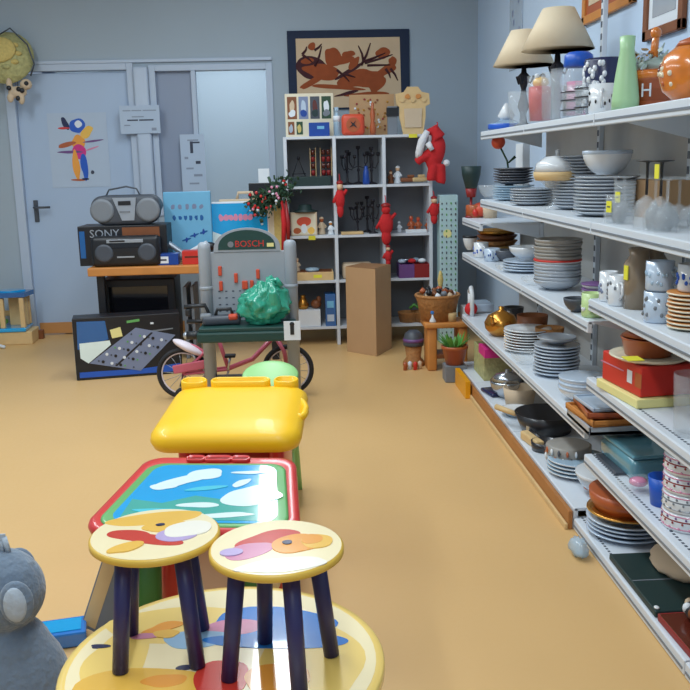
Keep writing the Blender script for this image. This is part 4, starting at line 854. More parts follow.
# hanging felt ornaments
def hang(px, py, H, label, W=.07):
    p = ony(px, py, CY0-.05); t = thing('felt_ornament', label, 'decoration', (p.x, CY0-.055, p.z), .0*random.uniform(-.3, .3))
    MB().ell((0, 0, 0), (W*.5, .03, H*.28), 'plush_red', 14, 10, .05).ell((0, 0, -H*.3), (W*.35, .025, H*.2), 'plush_red', 12, 8).tube([(-W*.3, 0, H*.1), (-W*.7, 0, -H*.1)], [.014, .01], 'plush_red').tube([(W*.3, 0, H*.1), (W*.7, 0, H*.25)], [.014, .01], 'plush_red').build('body', t)
    MB().ell((0, -.005, H*.33), (W*.32, .026, H*.1), 'skin' if W < .08 else 'plush_red', 12, 8).ell((0, 0, H*.43), (W*.35, .028, H*.07), 'toy_red_dark', 12, 8).build('head', t)
    MB().tube([(0, 0, H*.48), (0, .02, H*.62), (0, .056, H*.66)], .003, 'plush_red').build('string', t)
hang(340, 199, .26, 'dark red felt doll hanging at the left divider of the cube shelf')
hang(386, 224, .3, 'bright red felt ornament hanging at the right divider of the cube shelf', .1)
hang(388, 256, .16, 'small dark red felt ribbon hanging below the bright red ornament', .05)
hang(434, 210, .2, 'brown red felt doll hanging at the right side panel of the cube shelf', .07)
p = ony(434, 153, CY0-.07)
t = thing('plush_doll', 'red plush doll with white fur trim hanging at top right of the cube shelf', 'plush toy', (p.x, CY0-.075, p.z), 0)
o = MB().at(.01, 0, 0, ry=.3).ell((0, 0, 0), (.065, .045, .12), 'plush_red', 18, 12).at().tube([(.03, 0, .1), (.0, 0, .16), (-.05, 0, .14)], [.055, .04, .02], 'plush_red', 12).tube([(-.02, 0, .0), (-.1, -.01, -.04), (-.12, 0, -.06)], [.04, .03, .03], 'plush_red', 12).tube([(.0, 0, -.08), (-.02, 0, -.17), (-.02, 0, -.19)], [.04, .035, .03], 'plush_red', 12).tube([(.04, 0, -.08), (.05, 0, -.19), (.045, 0, -.21)], [.04, .033, .03], 'plush_red', 12).build('body', t)
rm = o.modifiers.new('r', 'REMESH'); rm.mode = 'VOXEL'; rm.voxel_size = .008; rm.use_smooth_shade = True
MB().tube([(-.05, -.03, .15), (-.09, -.03, .08), (-.11, -.02, .0), (-.12, -.01, -.03)], [.02, .028, .026, .015], 'fluff', 10).tube([(-.05, -.04, .07), (-.02, -.05, .02)], [.022, .016], 'fluff').ell((.085, -.01, -.07), (.024, .024, .024), 'fluff').build('fur_trim', t)
MB().tube([(.02, 0, .15), (.03, .03, .2), (.03, .06, .21)], .004, 'plush_red').build('string', t)

# tall carton in front of the cube shelf
c0, c1, c2 = onz(347, 350, 0), onz(376, 355, 0), onz(391, 347, 0); hh = ony(348, 266, c0.y).z
P = [(c0.x, c0.y), (c1.x, c1.y), (c2.x, c2.y), (c0.x+c2.x-c1.x, c0.y+c2.y-c1.y-.06)]
b = MB().at(z=.001).prism(P, hh-.0, 'cardboard'); n_ = len(P)
ctr = Vector((sum(p[0] for p in P)/4, sum(p[1] for p in P)/4))
b2 = [(ctr.x+(p[0]-ctr.x)*.97, ctr.y+(p[1]-ctr.y)*.97) for p in P]
t = thing('cardboard_box', 'tall plain brown cardboard box standing on the floor before the cube shelf', 'box', (0, -.05, 0))
b.build('carton', t); MB().at(z=hh+.0012).prism(b2, .003, 'cardboard_dark').build('top_flap', t)

# tall patterned box, hanging cup
p = ony(448, 260, 6.42); zt = ony(448, 195, 6.42).z
b = MB().bx(-.065, .065, -.065, .065, 0, zt, 'teal_pattern', .004)
for i in range(4):
    for k in range(26): 
        b.at(-.048+.032*i, -.0655, .04+k*(zt-.06)/26, rx=PI/2).blob(0, 0, .005, .009, 'dark_grey' if (i+k) % 3 else 'leaf', .0006, 6, .3)
b.at().cyl(.0, -.066, 0, 0, 0, 'tag_yellow') if False else b.at(-.01, -.066, zt-.27, rx=PI/2).prism(circle(.03, 18), .002, 'note_yellow')
single(b, 'patterned_box', 'tall pale green patterned box with yellow sticker beside the cube shelf', 'box', (p.x+.0, 6.45, .001))
single(MB().lathe([(0, -.2), (.035, -.2), (.035, -.192), (.008, -.18), (.008, -.08), (0, -.08)], 'book_red', 16).lathe([(0, -.08), (.02, -.08), (.055, .05), (.06, .1), (.055, .1), (.016, -.07), (0, -.07)], 'dark_green', 16).lathe([(.0215, -.081), (.026, -.081), (.035, -.03), (.03, -.03)], 'book_red', 16), 'cone_vase', 'dark green cone vase with red foot at the far end of the small shelf', 'vase', (1.02, 5.37, 1.172))

# plant stand, basket of shells, potted plant, things on the floor by the far end
SX = (ony(423, 330, 5.6).x, ony(469, 330, 5.6).x); sz = ony(450, 323, 5.5).z
t = thing('plant_stand', 'brown wooden plant stand at the far end of the shelving', 'stand', ((SX[0]+SX[1])/2, 5.62, 0))
hw = (SX[1]-SX[0])/2
MB().box(0, 0, sz-.018, hw*2, .22, .036, 'wood', .01, 3).build('top', t)
for s_ in (-1, 1): MB().box(s_*(hw-.05), 0, (sz-.036)/2+.0, .06, .18, sz-.036, 'wood', .012, 3).build('side_leg', t)
MB().box(0, 0, .09, hw*2-.12, .16, .03, 'dark_wood', .006).build('lower_shelf', t)
BX, BYY = ony(438, 310, 5.62).x-.015, 5.64
t = thing('wicker_basket', 'round brown wicker basket full of shells on the plant stand', 'basket', (BX+.015, BYY, sz+.001))
MB().lathe([(0, 0), (.11, 0), (.13, .12), (.142, .15), (.138, .165), (.125, .155), (.1, .01), (0, .01)], 'wicker', 28).tube([(.137*math.cos(k*PI/12), .137*math.sin(k*PI/12), .158) for k in range(24)], .011, 'wicker', 6, True).build('basket_body', t)
for k in range(22):
    a = k*2.4; r = .024*math.sqrt(k); m = ['beige', 'dark_wood', 'black', 'paper', 'mid_grey', 'terracotta'][k % 6]
    o = single(MB().lathe([(0, -.02), (.018, -.012), (.022, 0), (.014, .012), (.005, .02), (0, .024)], m, 8), 'shell', {'beige': 'beige', 'dark_wood': 'brown', 'black': 'black', 'paper': 'white', 'mid_grey': 'grey', 'terracotta': 'rust coloured'}[m]+' shell heaped in the wicker basket on the plant stand', 'shell', (BX+.015+r*math.cos(a)*.95, BYY+r*math.sin(a)*.95, sz+.162+.012*(k % 3)), a, 'shells in the basket')
    o.rotation_euler.x = random.uniform(-1.2, 1.2)
single(MB().lathe([(0, 0), (.016, 0), (.012, .05), (.02, .09), (.012, .13), (.006, .15), (0, .15)], 'straw', 12), 'figurine', 'slim yellow green figurine behind the shell basket', 'figurine', (ony(443, 270, 5.9).x, 5.92, 0), 0)
COL.objects[-1].location.z = .001
for o_ in [o for o in COL.objects if o.name == 'figurine' or o.get('label', '').startswith('slim yellow green')]:
    if o_.get('label', '').startswith('slim yellow green'): o_.location = (BX+.05, BYY+.1, sz+.15)
t = thing('toy_figure', 'small toy figure with blue cap and white body on the plant stand', 'toy', (ony(434, 322, 5.5).x, 5.545, sz+.0008)); t.scale = (.7, .7, 1)
MB().lathe([(0, 0), (.03, 0), (.032, .008), (.018, .03), (.02, .05), (0, .056)], 'paper', 14).build('body', t); MB().ell((0, 0, .066), (.028, .028, .024), 'art_blue', 12, 8).build('cap', t)
single(MB().lathe([(0, 0), (.025, 0), (.032, .05), (.028, .055), (0, .055)], 'pale_wood', 14), 'wooden_pot', 'little pale wooden pot on the plant stand, right of the blue-capped toy', 'pot', (ony(452, 322, 5.55).x, 5.55, sz+.0008))
box_thing('white_box', 'small white box at the right of the plant stand top', 'box', ony(466, 318, 5.63).x, 5.61, sz, .06, .12, .085, 'paper')
# potted plant (green leaves in terracotta)
q = ony(455, 352, 5.3); t = thing('potted_plant', 'green leafy plant in a terracotta pot before the plant stand', 'plant', (.905, 5.27, 0))
single(MB().bx(-.065, .065, -.06, .06, 0, .1, 'mid_grey', .004), 'grey_block', 'grey block on the floor under the potted plant', 'block', (.905, 5.27, .001))
t.location = (.905, 5.27, .102); t.scale = (1.05, 1.05, 1.15)
MB().lathe([(0, 0), (.05, 0), (.072, .085), (.078, .085), (.078, .1), (.068, .1), (.062, .08), (0, .075)], 'terracotta', 20).build('pot', t)
b = MB()
for k in range(34):
    a = random.uniform(0, 2*PI); el = random.uniform(.5, 1.35); L = random.uniform(.05, .1)
    b.at(.03*math.cos(a), .03*math.sin(a), .085, ry=-el, rz=a).at(.03*math.cos(a), .03*math.sin(a), .085, 0, -el, a).prism([(0, -.004), (L*.5, -.012), (L, 0), (L*.5, .012), (0, .004)], .002, 'leaf')
b.build('leaves', t)
t = thing('doll_basket', 'brown basket with dark patterned lid on the floor left of the plant stand', 'basket', (ony(414, 362, 5.7).x, 5.72, .001)); t.scale = (.95, .95, 1.05)
MB().lathe([(0, 0), (.075, 0), (.075, .02), (.05, .05), (.06, .12), (.055, .125), (0, .12)], 'wicker', 18).build('basket_body', t)
MB().lathe([(0, .126), (.07, .126), (.072, .14), (.06, .2), (.03, .22), (0, .222)], 'dark_grey', 18).lathe([(.0725, .15), (.069, .17)], 'purple', 18).build('patterned_lid', t)
for k in range(4): single(MB().lathe([(0, 0), (.014, 0), (.012, .03), (.014, .045), (0, .055)], ['terracotta', 'paper', 'red', 'beige'][k], 10), 'figurine', ['rust', 'white', 'red', 'beige'][k]+' tiny figure on the floor before the lidded basket', 'figurine', (ony(405+5*k, 368, 5.6).x, 5.58+.02*(k % 2), .001))

# ------------------------------------------------------------------ goods on the metal shelving
S6, S5, S4, S3 = .045, .285, .565, .84
L5, L4, L3 = .08, .38, .76
def A(mb, name, label, cat, px, X, z, rz=0, group=None, dy=0):
    return single(mb, name, label, cat, (X, shy(px, X, z)+dy, z+.0008), rz, group)
# ---- top shelf: lamps
def lamp(px, X, label, s=1):
    y = shy(px, X, Z1); t = thing('table_lamp', label, 'lamp', (X, y, Z1+.001))
    MB().lathe([(0, 0), (.06*s, 0), (.055*s, .012), (.02, .03), (.014, .07), (.03, .11), (.018, .15), (.012, .19), (.028, .24), (.034, .25), (.014, .27), (.011, .32*s), (0, .33*s)], 'iron', 18).build('base', t)
    b = MB()
    for k in range(3): a = k*2.1; b.tube([(0, 0, .24), (.035*math.cos(a), .035*math.sin(a), .22), (.05*math.cos(a), .05*math.sin(a), .255)], .006, 'iron', 6)
    b.build('leaf_ornament', t)
    MB().lathe([(.165*s, .33*s), (.072*s, .51*s), (.07*s, .51*s), (.162*s, .33*s)], 'shade', 32).build('lamp_shade', t)
lamp(523, 1.13, 'farther table lamp with beige cone shade and dark iron foot on the top shelf', .92)
lamp(556, 1.16, 'nearer table lamp with larger beige cone shade on the top shelf', .97)
b = MB().lathe([(0, 0), (.085, 0), (.09, .03), (.087, .034), (.08, .03), (.04, .05), (0, .052)], 'glass_blue', 24).lathe([(.0905, .004), (.0925, .012), (.0925, .022), (.0905, .03)], 'blue', 24).lathe([(.03, .05), (.045, .07), (.01, .13), (.0, .135)], 'porcelain', 20)
A(b, 'blue_dish', 'blue glass dish with a white funnel lid at the far end of the top shelf', 'dish', 506, 1.07, Z1)
A(tumbler_mb(.05, .16), 'glass_vase', 'tall clear glass vase beside the farther lamp on the top shelf', 'vase', 520, 1.03, Z1, dy=.04)
t = thing('candle_glass', 'tall clear glass holding a red and yellow candle on the top shelf', 'candle', (1.05, shy(540, 1.05, Z1), Z1+.001))
tumbler_mb(.058, .2, 'glass', .05).build('glass_jar', t)
MB().lathe([(0, .014), (.044, .014), (.05, .11), (.05, .155), (0, .155)], 'red', 20).build('red_candle', t); MB().ell((0, 0, .172), (.036, .036, .026), 'art_gold', 14, 8).ell((.01, .01, .2), (.014, .014, .012), 'black', 8, 6).ell((-.02, -.01, .2), (.01, .01, .01), 'paper', 8, 6).build('yellow_top', t)
for k, (px, X, h, lab) in enumerate([(551, 1.02, .19, 'tall clear tumbler right of the candle glass on the top shelf'), (560, 1.08, .21, 'taller clear glass cylinder behind the wire-banded glasses on the top shelf'), (572, 1.03, .12, 'clear glass with dark wire bands, left of two on the top shelf'), (586, 1.03, .12, 'clear glass with dark wire bands, right of two on the top shelf')]):
    b = tumbler_mb(.042, h, 'glass', .038)
    if k > 1: 
        for z in (.03, .065, .095): b.tube([(.0425*math.cos(a*PI/8), .0425*math.sin(a*PI/8), z) for a in range(16)], .0022, 'iron', 5, True)
    A(b, 'glass_tumbler', lab, 'glass', px, X, Z1)
t = thing('jar', 'tall pink-patterned glass jar with a blue lid on the top shelf', 'jar', (1.12, shy(577, 1.12, Z1), Z1+.001))
MB().lathe([(0, 0), (.055, 0), (.055, .19), (.045, .205), (0, .205)], 'glass', 22).lathe([(.0455, .02), (.0455, .15)], 'art_pink', 16).build('body', t); MB().lathe([(.05, .205), (.058, .21), (.055, .25), (.04, .262), (0, .264)], 'blue', 22).build('lid', t)
b = MB().lathe([(0, 0), (.06, 0), (.07, .06), (.075, .2), (.07, .21), (.06, .2), (.05, .02), (0, .02)], 'art_navy', 24)
for k in range(60): a = random.uniform(2, 4.6); z = random.uniform(.04, .19); b.ell((.0715*math.cos(a), .0715*math.sin(a), z), (.009, .012, .012), 'porcelain', 6, 5)
A(b, 'patterned_vase', 'dark navy vase with white pattern behind the spotted mug on the top shelf', 'vase', 603, 1.14, Z1)
mug_thing('white mug with black spots on the top shelf below the navy vase', 1.05, shy(603, 1.05, Z1), Z1, 0, .05, .1, 'porcelain', 'black')
A(MB().lathe([(0, 0), (.042, 0), (.042, .03), (.034, .1), (.022, .18), (.024, .22), (.018, .222), (.014, .18), (0, .17)], 'vase_green', 24), 'green_vase', 'pale green tapered vase at the front of the top shelf', 'vase', 625, 1.03, Z1)
t = thing('flower_pot', 'orange glazed pot with white lettering and silver leaves on the top shelf', 'pot', (1.13, shy(652, 1.13, Z1), Z1+.001)); t.scale = (.8, .8, .95)
MB().lathe([(0, 0), (.07, 0), (.075, .01), (.095, .09), (.105, .095), (.105, .125), (.095, .125), (.085, .03), (0, .03)], 'terracotta', 28).lathe([(.1055, .098), (.1055, .122)], 'orange_glaze', 28).build('pot', t)
b = MB()
for k, ch in enumerate('H.H'): 
    a = PI+.52+(1-k)*-.42; r = .093
    b.at(r*math.cos(a), r*math.sin(a), .058, rx=PI/2, rz=a+PI/2).text(ch, .062, 'paper', .002)
b.build('lettering', t)
b = MB(); b.ell((0, 0, .135), (.07, .07, .035), 'leaf_silver', 14, 8, .15)
for k in range(60):
    a = random.uniform(0, 2*PI); r = random.uniform(.0, .09)
    b.at(r*math.cos(a), r*math.sin(a), .14+random.uniform(0, .05), random.uniform(-1, 1), random.uniform(-1, 1), a).flat([(0, -.005), (.022, -.009), (.045, 0), (.022, .009), (0, .005)], random.choice(['leaf_silver', 'porcelain_blue', 'brass', 'leaf_silver']), .002)
b.build('silver_leaves', t)
MB().tube([(.0, 0, .14), (.0, 0, .2), (.005, 0, .25)], [.018, .015, .013], 'orange_glaze', 10).ell((.003, 0, .245), (.022, .022, .02), 'orange_glaze', 10, 8).build('cork', t)
t = thing('teapot', 'round orange teapot with brown dots at the near end of the top shelf', 'teapot', (1.08, shy(692, 1.08, Z1), Z1+.001))
b = MB().lathe([(0, 0), (.045, 0), (.08, .03), (.092, .075), (.08, .12), (.05, .145), (0, .15)], 'orange_glaze', 28)
for k in range(20): a = random.uniform(2.3, 5); z = random.uniform(.03, .12); r = .09-abs(z-.075)*.35; b.ell((r*math.cos(a), r*math.sin(a), z), (.008, .008, .008), random.choice(['terracotta_dark', 'plate_cream', 'terracotta']), 6, 5)
b.build('body', t); MB().lathe([(.05, .146), (.04, .16), (.012, .17), (.014, .185), (0, .188)], 'terracotta', 20).build('lid', t)
MB().tube([(0, .08, .06), (0, .12, .09), (0, .14, .13)], [.02, .014, .01], 'orange_glaze').build('spout', t); MB().tube([(0, -.08, .11), (0, -.13, .1), (0, -.12, .05), (0, -.085, .04)], .009, 'orange_glaze').build('handle', t)
# framed pictures and the ribbon column on the right wall
def wallframe(label, y0, y1, z0, z1, m, inner):
    t = thing('framed_picture', label, 'picture', (WX-.012, (y0+y1)/2, (z0+z1)/2)); w_, h_ = (y1-y0), (z1-z0)
    b = MB()
    for s_ in (-1, 1): b.box(0, s_*(w_/2-.02), 0, .022, .04, h_, m, .004).box(0, 0, s_*(h_/2-.02), .022, w_, .04, m, .004)
    b.build('frame', t); MB().box(.004, 0, 0, .008, w_-.078, h_-.078, inner[0]).box(-.001, 0, 0, .002, w_-.16, h_-.16, inner[1]).build('picture', t)
def onx(px, py, X): r = ray(px, py); return CAM+r*(X/r.x)
a, c = onx(643, 20, WX-.02), onx(682, 20, WX-.02)
wallframe('dark brown framed picture with white mount on the wall above the orange pot', c.y, a.y, onx(660, 36, WX-.02).z+.0, onx(660, 36, WX-.02).z+.55, 'dark_wood', ('paper', 'porcelain_grey'))
a, c = onx(582, 10, WX-.02), onx(632, 10, WX-.02)
wallframe('picture with an orange brown board in a wooden frame above the lamps', c.y, a.y, onx(600, 13, WX-.02).z-.02, onx(600, 13, WX-.02).z+.5, 'wood', ('terracotta', 'beige'))
# ---- second shelf
A(bowl_mb(.06, .07, 'glass'), 'glass_bowl', 'small clear glass bowl at the far end of the second shelf', 'bowl', 489, 1.05, Z2)
t = thing('flower_vase', 'dark slim vase with an orange ball flower below the top shelf', 'vase', (1.09, shy(509, 1.09, Z2), Z2+.001))
MB().lathe([(0, 0), (.026, 0), (.03, .05), (.016, .1), (.02, .14), (.016, .14), (0, .02)], 'dark_grey', 14).tube([(0, 0, .12), (-.01, .01, .2), (-.05, .02, .28)], .005, 'leaf_dark').tube([(-.005, 0, .19), (.03, 0, .22)], [.004, .008], 'leaf_dark').build('vase_and_stem', t)
MB().ell((-.055, .02, .295), (.036, .036, .036), 'tool_orange', 16, 10).build('flower', t)
box_thing('white_card_box', 'upright white card box leaning at the back of the second shelf', 'box', 1.24, shy(522, 1.24, Z2), Z2, .04, .16, .29, 'paper')
z = stack(plate_mb(.105, 'glass_blue', h=.014), 'glass_plate', 'pale blue glass plate', 'plate', 6, 1.10, shy(513, 1.10, Z2), Z2, .012, 'the pile under the dark plates, second shelf')
stack(plate_mb(.10, 'plate_dark', h=.014), 'dark_plate', 'dark grey plate', 'plate', 6, 1.10, shy(513, 1.10, Z2), z+.022, .013, 'the dark pile on blue glass plates, second shelf')
z = stack(plate_mb(.10, 'porcelain_grey', h=.014), 'small_plate', 'grey white plate', 'plate', 6, 1.07, shy(532, 1.07, Z2), Z2, .012, 'the pile below the domed dish, second shelf')
t = thing('domed_dish', 'wicker-banded glass dish with a pale dome lid on the second shelf', 'dish', (1.07, shy(546, 1.07, Z2)-.16, Z2+.001))
MB().lathe([(0, 0), (.05, 0), (.045, .01), (.012, .03), (.012, .08), (.05, .095), (.09, .14), (.086, .14), (.045, .1), (0, .095)], 'glass', 24).build('pedestal', t)
MB().at(z=.02).lathe([(.088, .1), (.096, .118), (.097, .135), (.09, .135)], 'pale_wood', 24).build('band', t); MB().at(z=.02).lathe([(.095, .136), (.085, .17), (.05, .195), (.008, .2), (.01, .22), (0, .225)], 'porcelain', 24).build('dome_lid', t)
y1_ = shy(573, 1.14, Z2); stack(plate_mb(.105, 'porcelain_grey', h=.016), 'white_plate', 'white plate', 'plate', 17, 1.16, y1_, Z2, .0125, 'of the tall stack before the domed dish, second shelf')
y2_ = shy(600, 1.10, Z2); z = stack(plate_mb(.115, 'porcelain_grey', h=.016), 'white_plate', 'grey white plate', 'plate', 11, 1.12, y2_, Z2, .0125, 'of the stack under the big white bowl, second shelf')
A(bowl_mb(.088, .085, 'porcelain', rim='porcelain_blue'), 'white_bowl', 'big white fluted bowl resting on the grey white plates of the second shelf', 'bowl', 600, 1.12, z+.022, dy=y2_-shy(600, 1.12, z+.022))
A(bowl_mb(.065, .05, 'glass_blue'), 'glass_bowl', 'pale glass bowl sitting inside the big white bowl', 'bowl', 600, 1.12, z+.045, dy=y2_-shy(600, 1.12, z+.045))
for px, X, zz, h, lab in [(616, 1.03, 0, .09, 'small clear glass with a yellow price tag at the shelf front'), (624, 1.1, 0, .13, 'clear glass with a yellow price tag behind the front glass'), (628, 1.2, 0, .2, 'tall clear glass with a yellow price tag near the back')]:
    b = tumbler_mb(.036, h, 'glass', .032); b.box(-.037, -.01, h*.6, .002, .026, .036, 'tag_yellow').box(-.0385, -.01, h*.6, .001, .014, .004, 'ink')
    A(b, 'price_tagged_glass', lab+' of the second shelf', 'glass', px, X, Z2, .3)
box_thing('brown_box', 'brown carton at the back of the second shelf behind the black-stemmed glasses', 'box', 1.25, shy(655, 1.25, Z2), Z2, .1, .34, .13, 'cardboard')
for k, (px, X, lab) in enumerate([(645, 1.03, 'upturned black-stemmed goblet with clear bowl, left one on the second shelf'), (659, 1.03, 'upturned black-stemmed goblet with clear bowl, right one on the second shelf')]):
    o = wine_thing(lab, X, shy(px, X, Z2), Z2, .2, .04, 'glass', 'black', flip=True)
    if k: MB().box(-.03, -.04, .17, .002, .03, .04, 'tag_yellow').build('price_tag', o)
n = 0
for X in (1.03, 1.12, 1.2):
    for k in range(6):
        y = 2.93-.085*k-(.04 if X == 1.12 else 0)
        if X > 1.1 and y > 2.72: continue
        row = {1.03: 'front', 1.12: 'middle', 1.2: 'rear'}[X]
        if X == 1.03 and k in (2, 3): continue
        wine_thing(f'upturned clear wine glass in the {row} row of glasses on the second shelf', X, y, Z2, .15, .036, flip=True, group=f'upturned wine glasses, {row} row'); n += 1
b = MB().box(0, 0, 0, .002, .035, .045, 'tag_yellow').box(-.0015, 0, 0, .001, .02, .005, 'ink')
# ---- third shelf, far and middle
A(bowl_mb(.045, .085, 'porcelain', rim='black'), 'dotted_bowl', 'white pot with black dots at the far end of the third shelf', 'pot', 470, 1.05, L3)
b = COL.objects[-1]
A(MB().lathe([(0, 0), (.05, 0), (.05, .07), (.045, .075), (0, .075)], 'terracotta', 16), 'terracotta_pot', 'brown pot on the small far shelf near the back wall', 'pot', 474, 1.04, .97)
A(MB().ell((0, 0, .045), (.055, .055, .045), 'tool_orange', 16, 10).tube([(0, 0, .085), (.005, 0, .105)], .006, 'leaf_dark').ell((-.04, -.03, .03), (.02, .02, .025), 'red', 10, 8), 'pumpkin', 'orange red ornamental pumpkin on the small far shelf', 'ornament', 481, 1.08, .97)
A(MB().lathe([(0, 0), (.04, 0), (.045, .08), (.04, .08), (.035, .01), (0, .01)], 'beige', 16), 'pot', 'beige pot behind the pumpkin at the far shelf end', 'pot', 490, 1.12, .97)
mug_thing('white cup with a blue flower at the far end of the third shelf', 1.03, shy(481, 1.03, L3), L3, .5, .042, .085, 'porcelain', 'blue')
mug_thing('pale blue cup beside the flowered cup on the third shelf', 1.05, shy(492, 1.05, L3), L3, .2, .045, .07, 'porcelain_blue', 'deep_blue')
A(bowl_mb(.07, .06, 'plate_dark'), 'dark_bowl', 'dark bowl behind the pale blue cup on the third shelf', 'bowl', 505, 1.12, L3)
for i, (px, X, m, lab) in enumerate([(497, 1.2, 'plate_gold', 'golden brown wicker tray, lowest of four at the back of the third shelf'), (497, 1.2, 'wicker', 'brown wicker tray, second from the bottom at the back of the third shelf'), (497, 1.2, 'dark_wood', 'dark wooden tray, third from the bottom at the back of the third shelf'), (497, 1.2, 'brass', 'brassy tray topmost of the pile at the back of the third shelf')]):
    A(MB().lathe([(0, 0), (.1, 0), (.125, .03), (.12, .031), (.098, .005), (0, .005)], m, 24), 'tray', lab, 'tray', px, X, L3+i*.032, dy=0)
z = stack(plate_mb(.12, 'porcelain_blue', h=.016), 'serving_plate', 'broad white blue plate', 'plate', 4, 1.12, shy(527, 1.12, L3), L3, .013, 'the pile under the wide bowl')
A(bowl_mb(.09, .06, 'porcelain'), 'salad_bowl', 'wide white bowl on the broad white blue plates of the third shelf', 'bowl', 527, 1.12, z+.024, dy=shy(527, 1.12, L3)-shy(527, 1.12, z+.024))
A(bowl_mb(.075, .04, 'glass'), 'glass_dish', 'shallow clear glass dish at the front edge of the third shelf', 'dish', 510, 1.03, L3)
A(bowl_mb(.06, .035, 'glass'), 'glass_dish', 'small clear glass dish near the tall red-rimmed stack at the third shelf front', 'dish', 534, 1.03, L3)
yb = shy(557, 1.09, L3)
z = stack(bowl_mb(.1, .045, 'porcelain_grey'), 'soup_plate', 'grey white soup bowl', 'bowl', 6, 1.09, yb, L3, .014, 'the pile under the red-rimmed bowl, third shelf')
stack(bowl_mb(.1, .045, 'porcelain', rim='red'), 'red_rimmed_bowl', 'white bowl with red rim', 'bowl', 1, 1.09, yb, z+.014, .013, 'in the middle of the tall stack on the third shelf', 0)
stack(bowl_mb(.1, .045, 'stone_bowl'), 'dark_bowl', 'dark grey bowl', 'bowl', 6, 1.09, yb, z+.030, .014, 'the pile above the red-rimmed bowl, third shelf')
A(bowl_mb(.05, .05, 'dark_grey'), 'sugar_bowl', 'small dark bowl at the foot of the red-rimmed stack', 'bowl', 577, 1.0, L3-.0)
zb = stack(bowl_mb(.06, .03, 'porcelain', rim='purple'), 'dessert_bowl', 'white bowl with violet rim', 'bowl', 4, 1.10, shy(597, 1.10, L3), L3, .02, 'the small pile beside the lime cup')
mug_thing('lime green and white cup at the end of the third shelf', 1.02, 3.09, L3, 0, .038, .085, 'mug_green', 'porcelain')
# ---- third shelf, near unit
mug_thing('tall white mug with grey dots, farthest on the near third shelf', 1.02, 2.93, S3, .3, .031, .1, 'porcelain', 'console_grey')
mug_thing('white mug with grey flowers, second on the near third shelf', 1.02, 2.84, S3, .3, .032, .098, 'porcelain', 'mid_grey')
mug_thing('white mug with grey flowers standing behind the first two mugs', 1.13, 2.9, S3, .3, .035, .1, 'porcelain', 'mid_grey')
for px, X, lab in [(637, 1.06, 'amber brown glass jar with yellow tag, left of two on the near third shelf'), (652, 1.13, 'amber brown glass jar with yellow tag, right of two on the near third shelf')]:
    t = thing('amber_jar', lab, 'jar', (X, shy(px, X, S3), S3+.001), .2)
    MB().lathe([(0, 0), (.044, 0), (.046, .14), (.03, .165), (.034, .19), (.028, .19), (.026, .165), (.04, .14), (.038, .01), (0, .01)], 'amber', 22).build('body', t)
    MB().box(-.047, -.005, .115, .003, .022, .045, 'tag_yellow').build('price_tag', t)
for X, y, zz, m, lab in [(1.03, 2.53, 0, 'porcelain_blue', 'upturned pale mug under another mug at the near third shelf front'), (1.13, 2.52, 0, 'porcelain', 'white mug behind the upturned pale mug of the near third shelf')]:
    mug_thing(lab, X, y, S3+zz, 1., .042, .09, m, 'mid_grey')
mug_thing('pale blue mug standing on the upturned mug, near third shelf', 1.03, 2.53, S3+.092, 1.2, .04, .085, 'porcelain_blue', 'tag_yellow' if False else 'glass_blue')
z = stack(plate_mb(.062, 'plate_cream', 'wood', h=.009), 'saucer', 'cream saucer with brown edge', 'saucer', 9, 1.07, shy(690, 1.07, S3), S3, .0115, 'of the stack under the blue-flowered cup')
mug_thing('white cup with blue flower on top of the saucer stack', 1.07, shy(690, 1.07, S3), z+.014, .6, .04, .075, 'porcelain', 'blue')
for k in range(3): A(tumbler_mb(.04, .12, 'glass', .034), 'glass_tumbler', ['clear tumbler behind the saucer stack, left one', 'clear tumbler behind the saucer stack, middle one', 'clear tumbler behind the saucer stack, right one'][k], 'glass', 668+k*11, 1.17, S3)
# ---- fourth shelf, far and middle
A(MB().lathe([(0, 0), (.05, 0), (.085, .04), (.09, .07), (.07, .11), (.03, .13), (.012, .14), (.016, .155), (0, .16)], 'brass', 24).tube([(-.08, 0, .07), (-.12, -.02, .1), (-.13, -.02, .13)], [.014, .01, .008], 'brass'), 'brass_kettle', 'shiny brass kettle at the far end of the fourth shelf', 'kettle', 501, 1.06, L4, .8)
A(MB().tube([(0, -.03, 0), (0, -.03, .13), (0, .0, .17), (0, .03, .14)], .014, 'porcelain', 10).ell((0, 0, .04), (.04, .04, .04), 'plush_red', 12, 8).tube([(.0, .04, 0), (0, .05, .15)], .012, 'porcelain', 8), 'ornament', 'white and red antler-like ornament at the far corner of the fourth shelf', 'ornament', 471, 1.02, L4)
A(MB().bx(-.06, .06, -.1, .1, 0, .05, 'porcelain_blue', .006), 'blue_box', 'low pale blue box behind the antler ornament on the fourth shelf', 'box', 481, 1.12, L4)
for k, (px, X, r, h, m, lab) in enumerate([(532, 1.22, .08, .14, 'dark_wood', 'brown wooden tub at the back of the fourth shelf'), (549, 1.24, .07, .12, 'wicker', 'wicker pot at the back of the fourth shelf beside the brown tub'), (513, 1.24, .06, .1, 'pan_black', 'black pot at the back of the fourth shelf behind the kettle')]):
    A(MB().lathe([(0, 0), (r*.85, 0), (r, h), (r*.94, h), (r*.8, .01), (0, .01)], m, 22), 'pot', lab, 'pot', px, X-.04, L4)
z = stack(plate_mb(.115, 'porcelain', h=.016), 'dinner_plate', 'white plate', 'plate', 8, 1.10, shy(527, 1.10, L4), L4, .0135, 'of the white stack beside the brass kettle, fourth shelf')
A(bowl_mb(.08, .055, 'glass'), 'glass_bowl', 'clear glass bowl before the white plates on the fourth shelf', 'bowl', 521, 1.03, L4, dy=-.12)
z = stack(plate_mb(.098, 'porcelain_blue', 'porcelain_grey', h=.018), 'dinner_plate', 'grey blue plate', 'plate', 9, 1.10, shy(556, 1.10, L4), L4, .0145, 'of the stack in the middle of the fourth shelf')
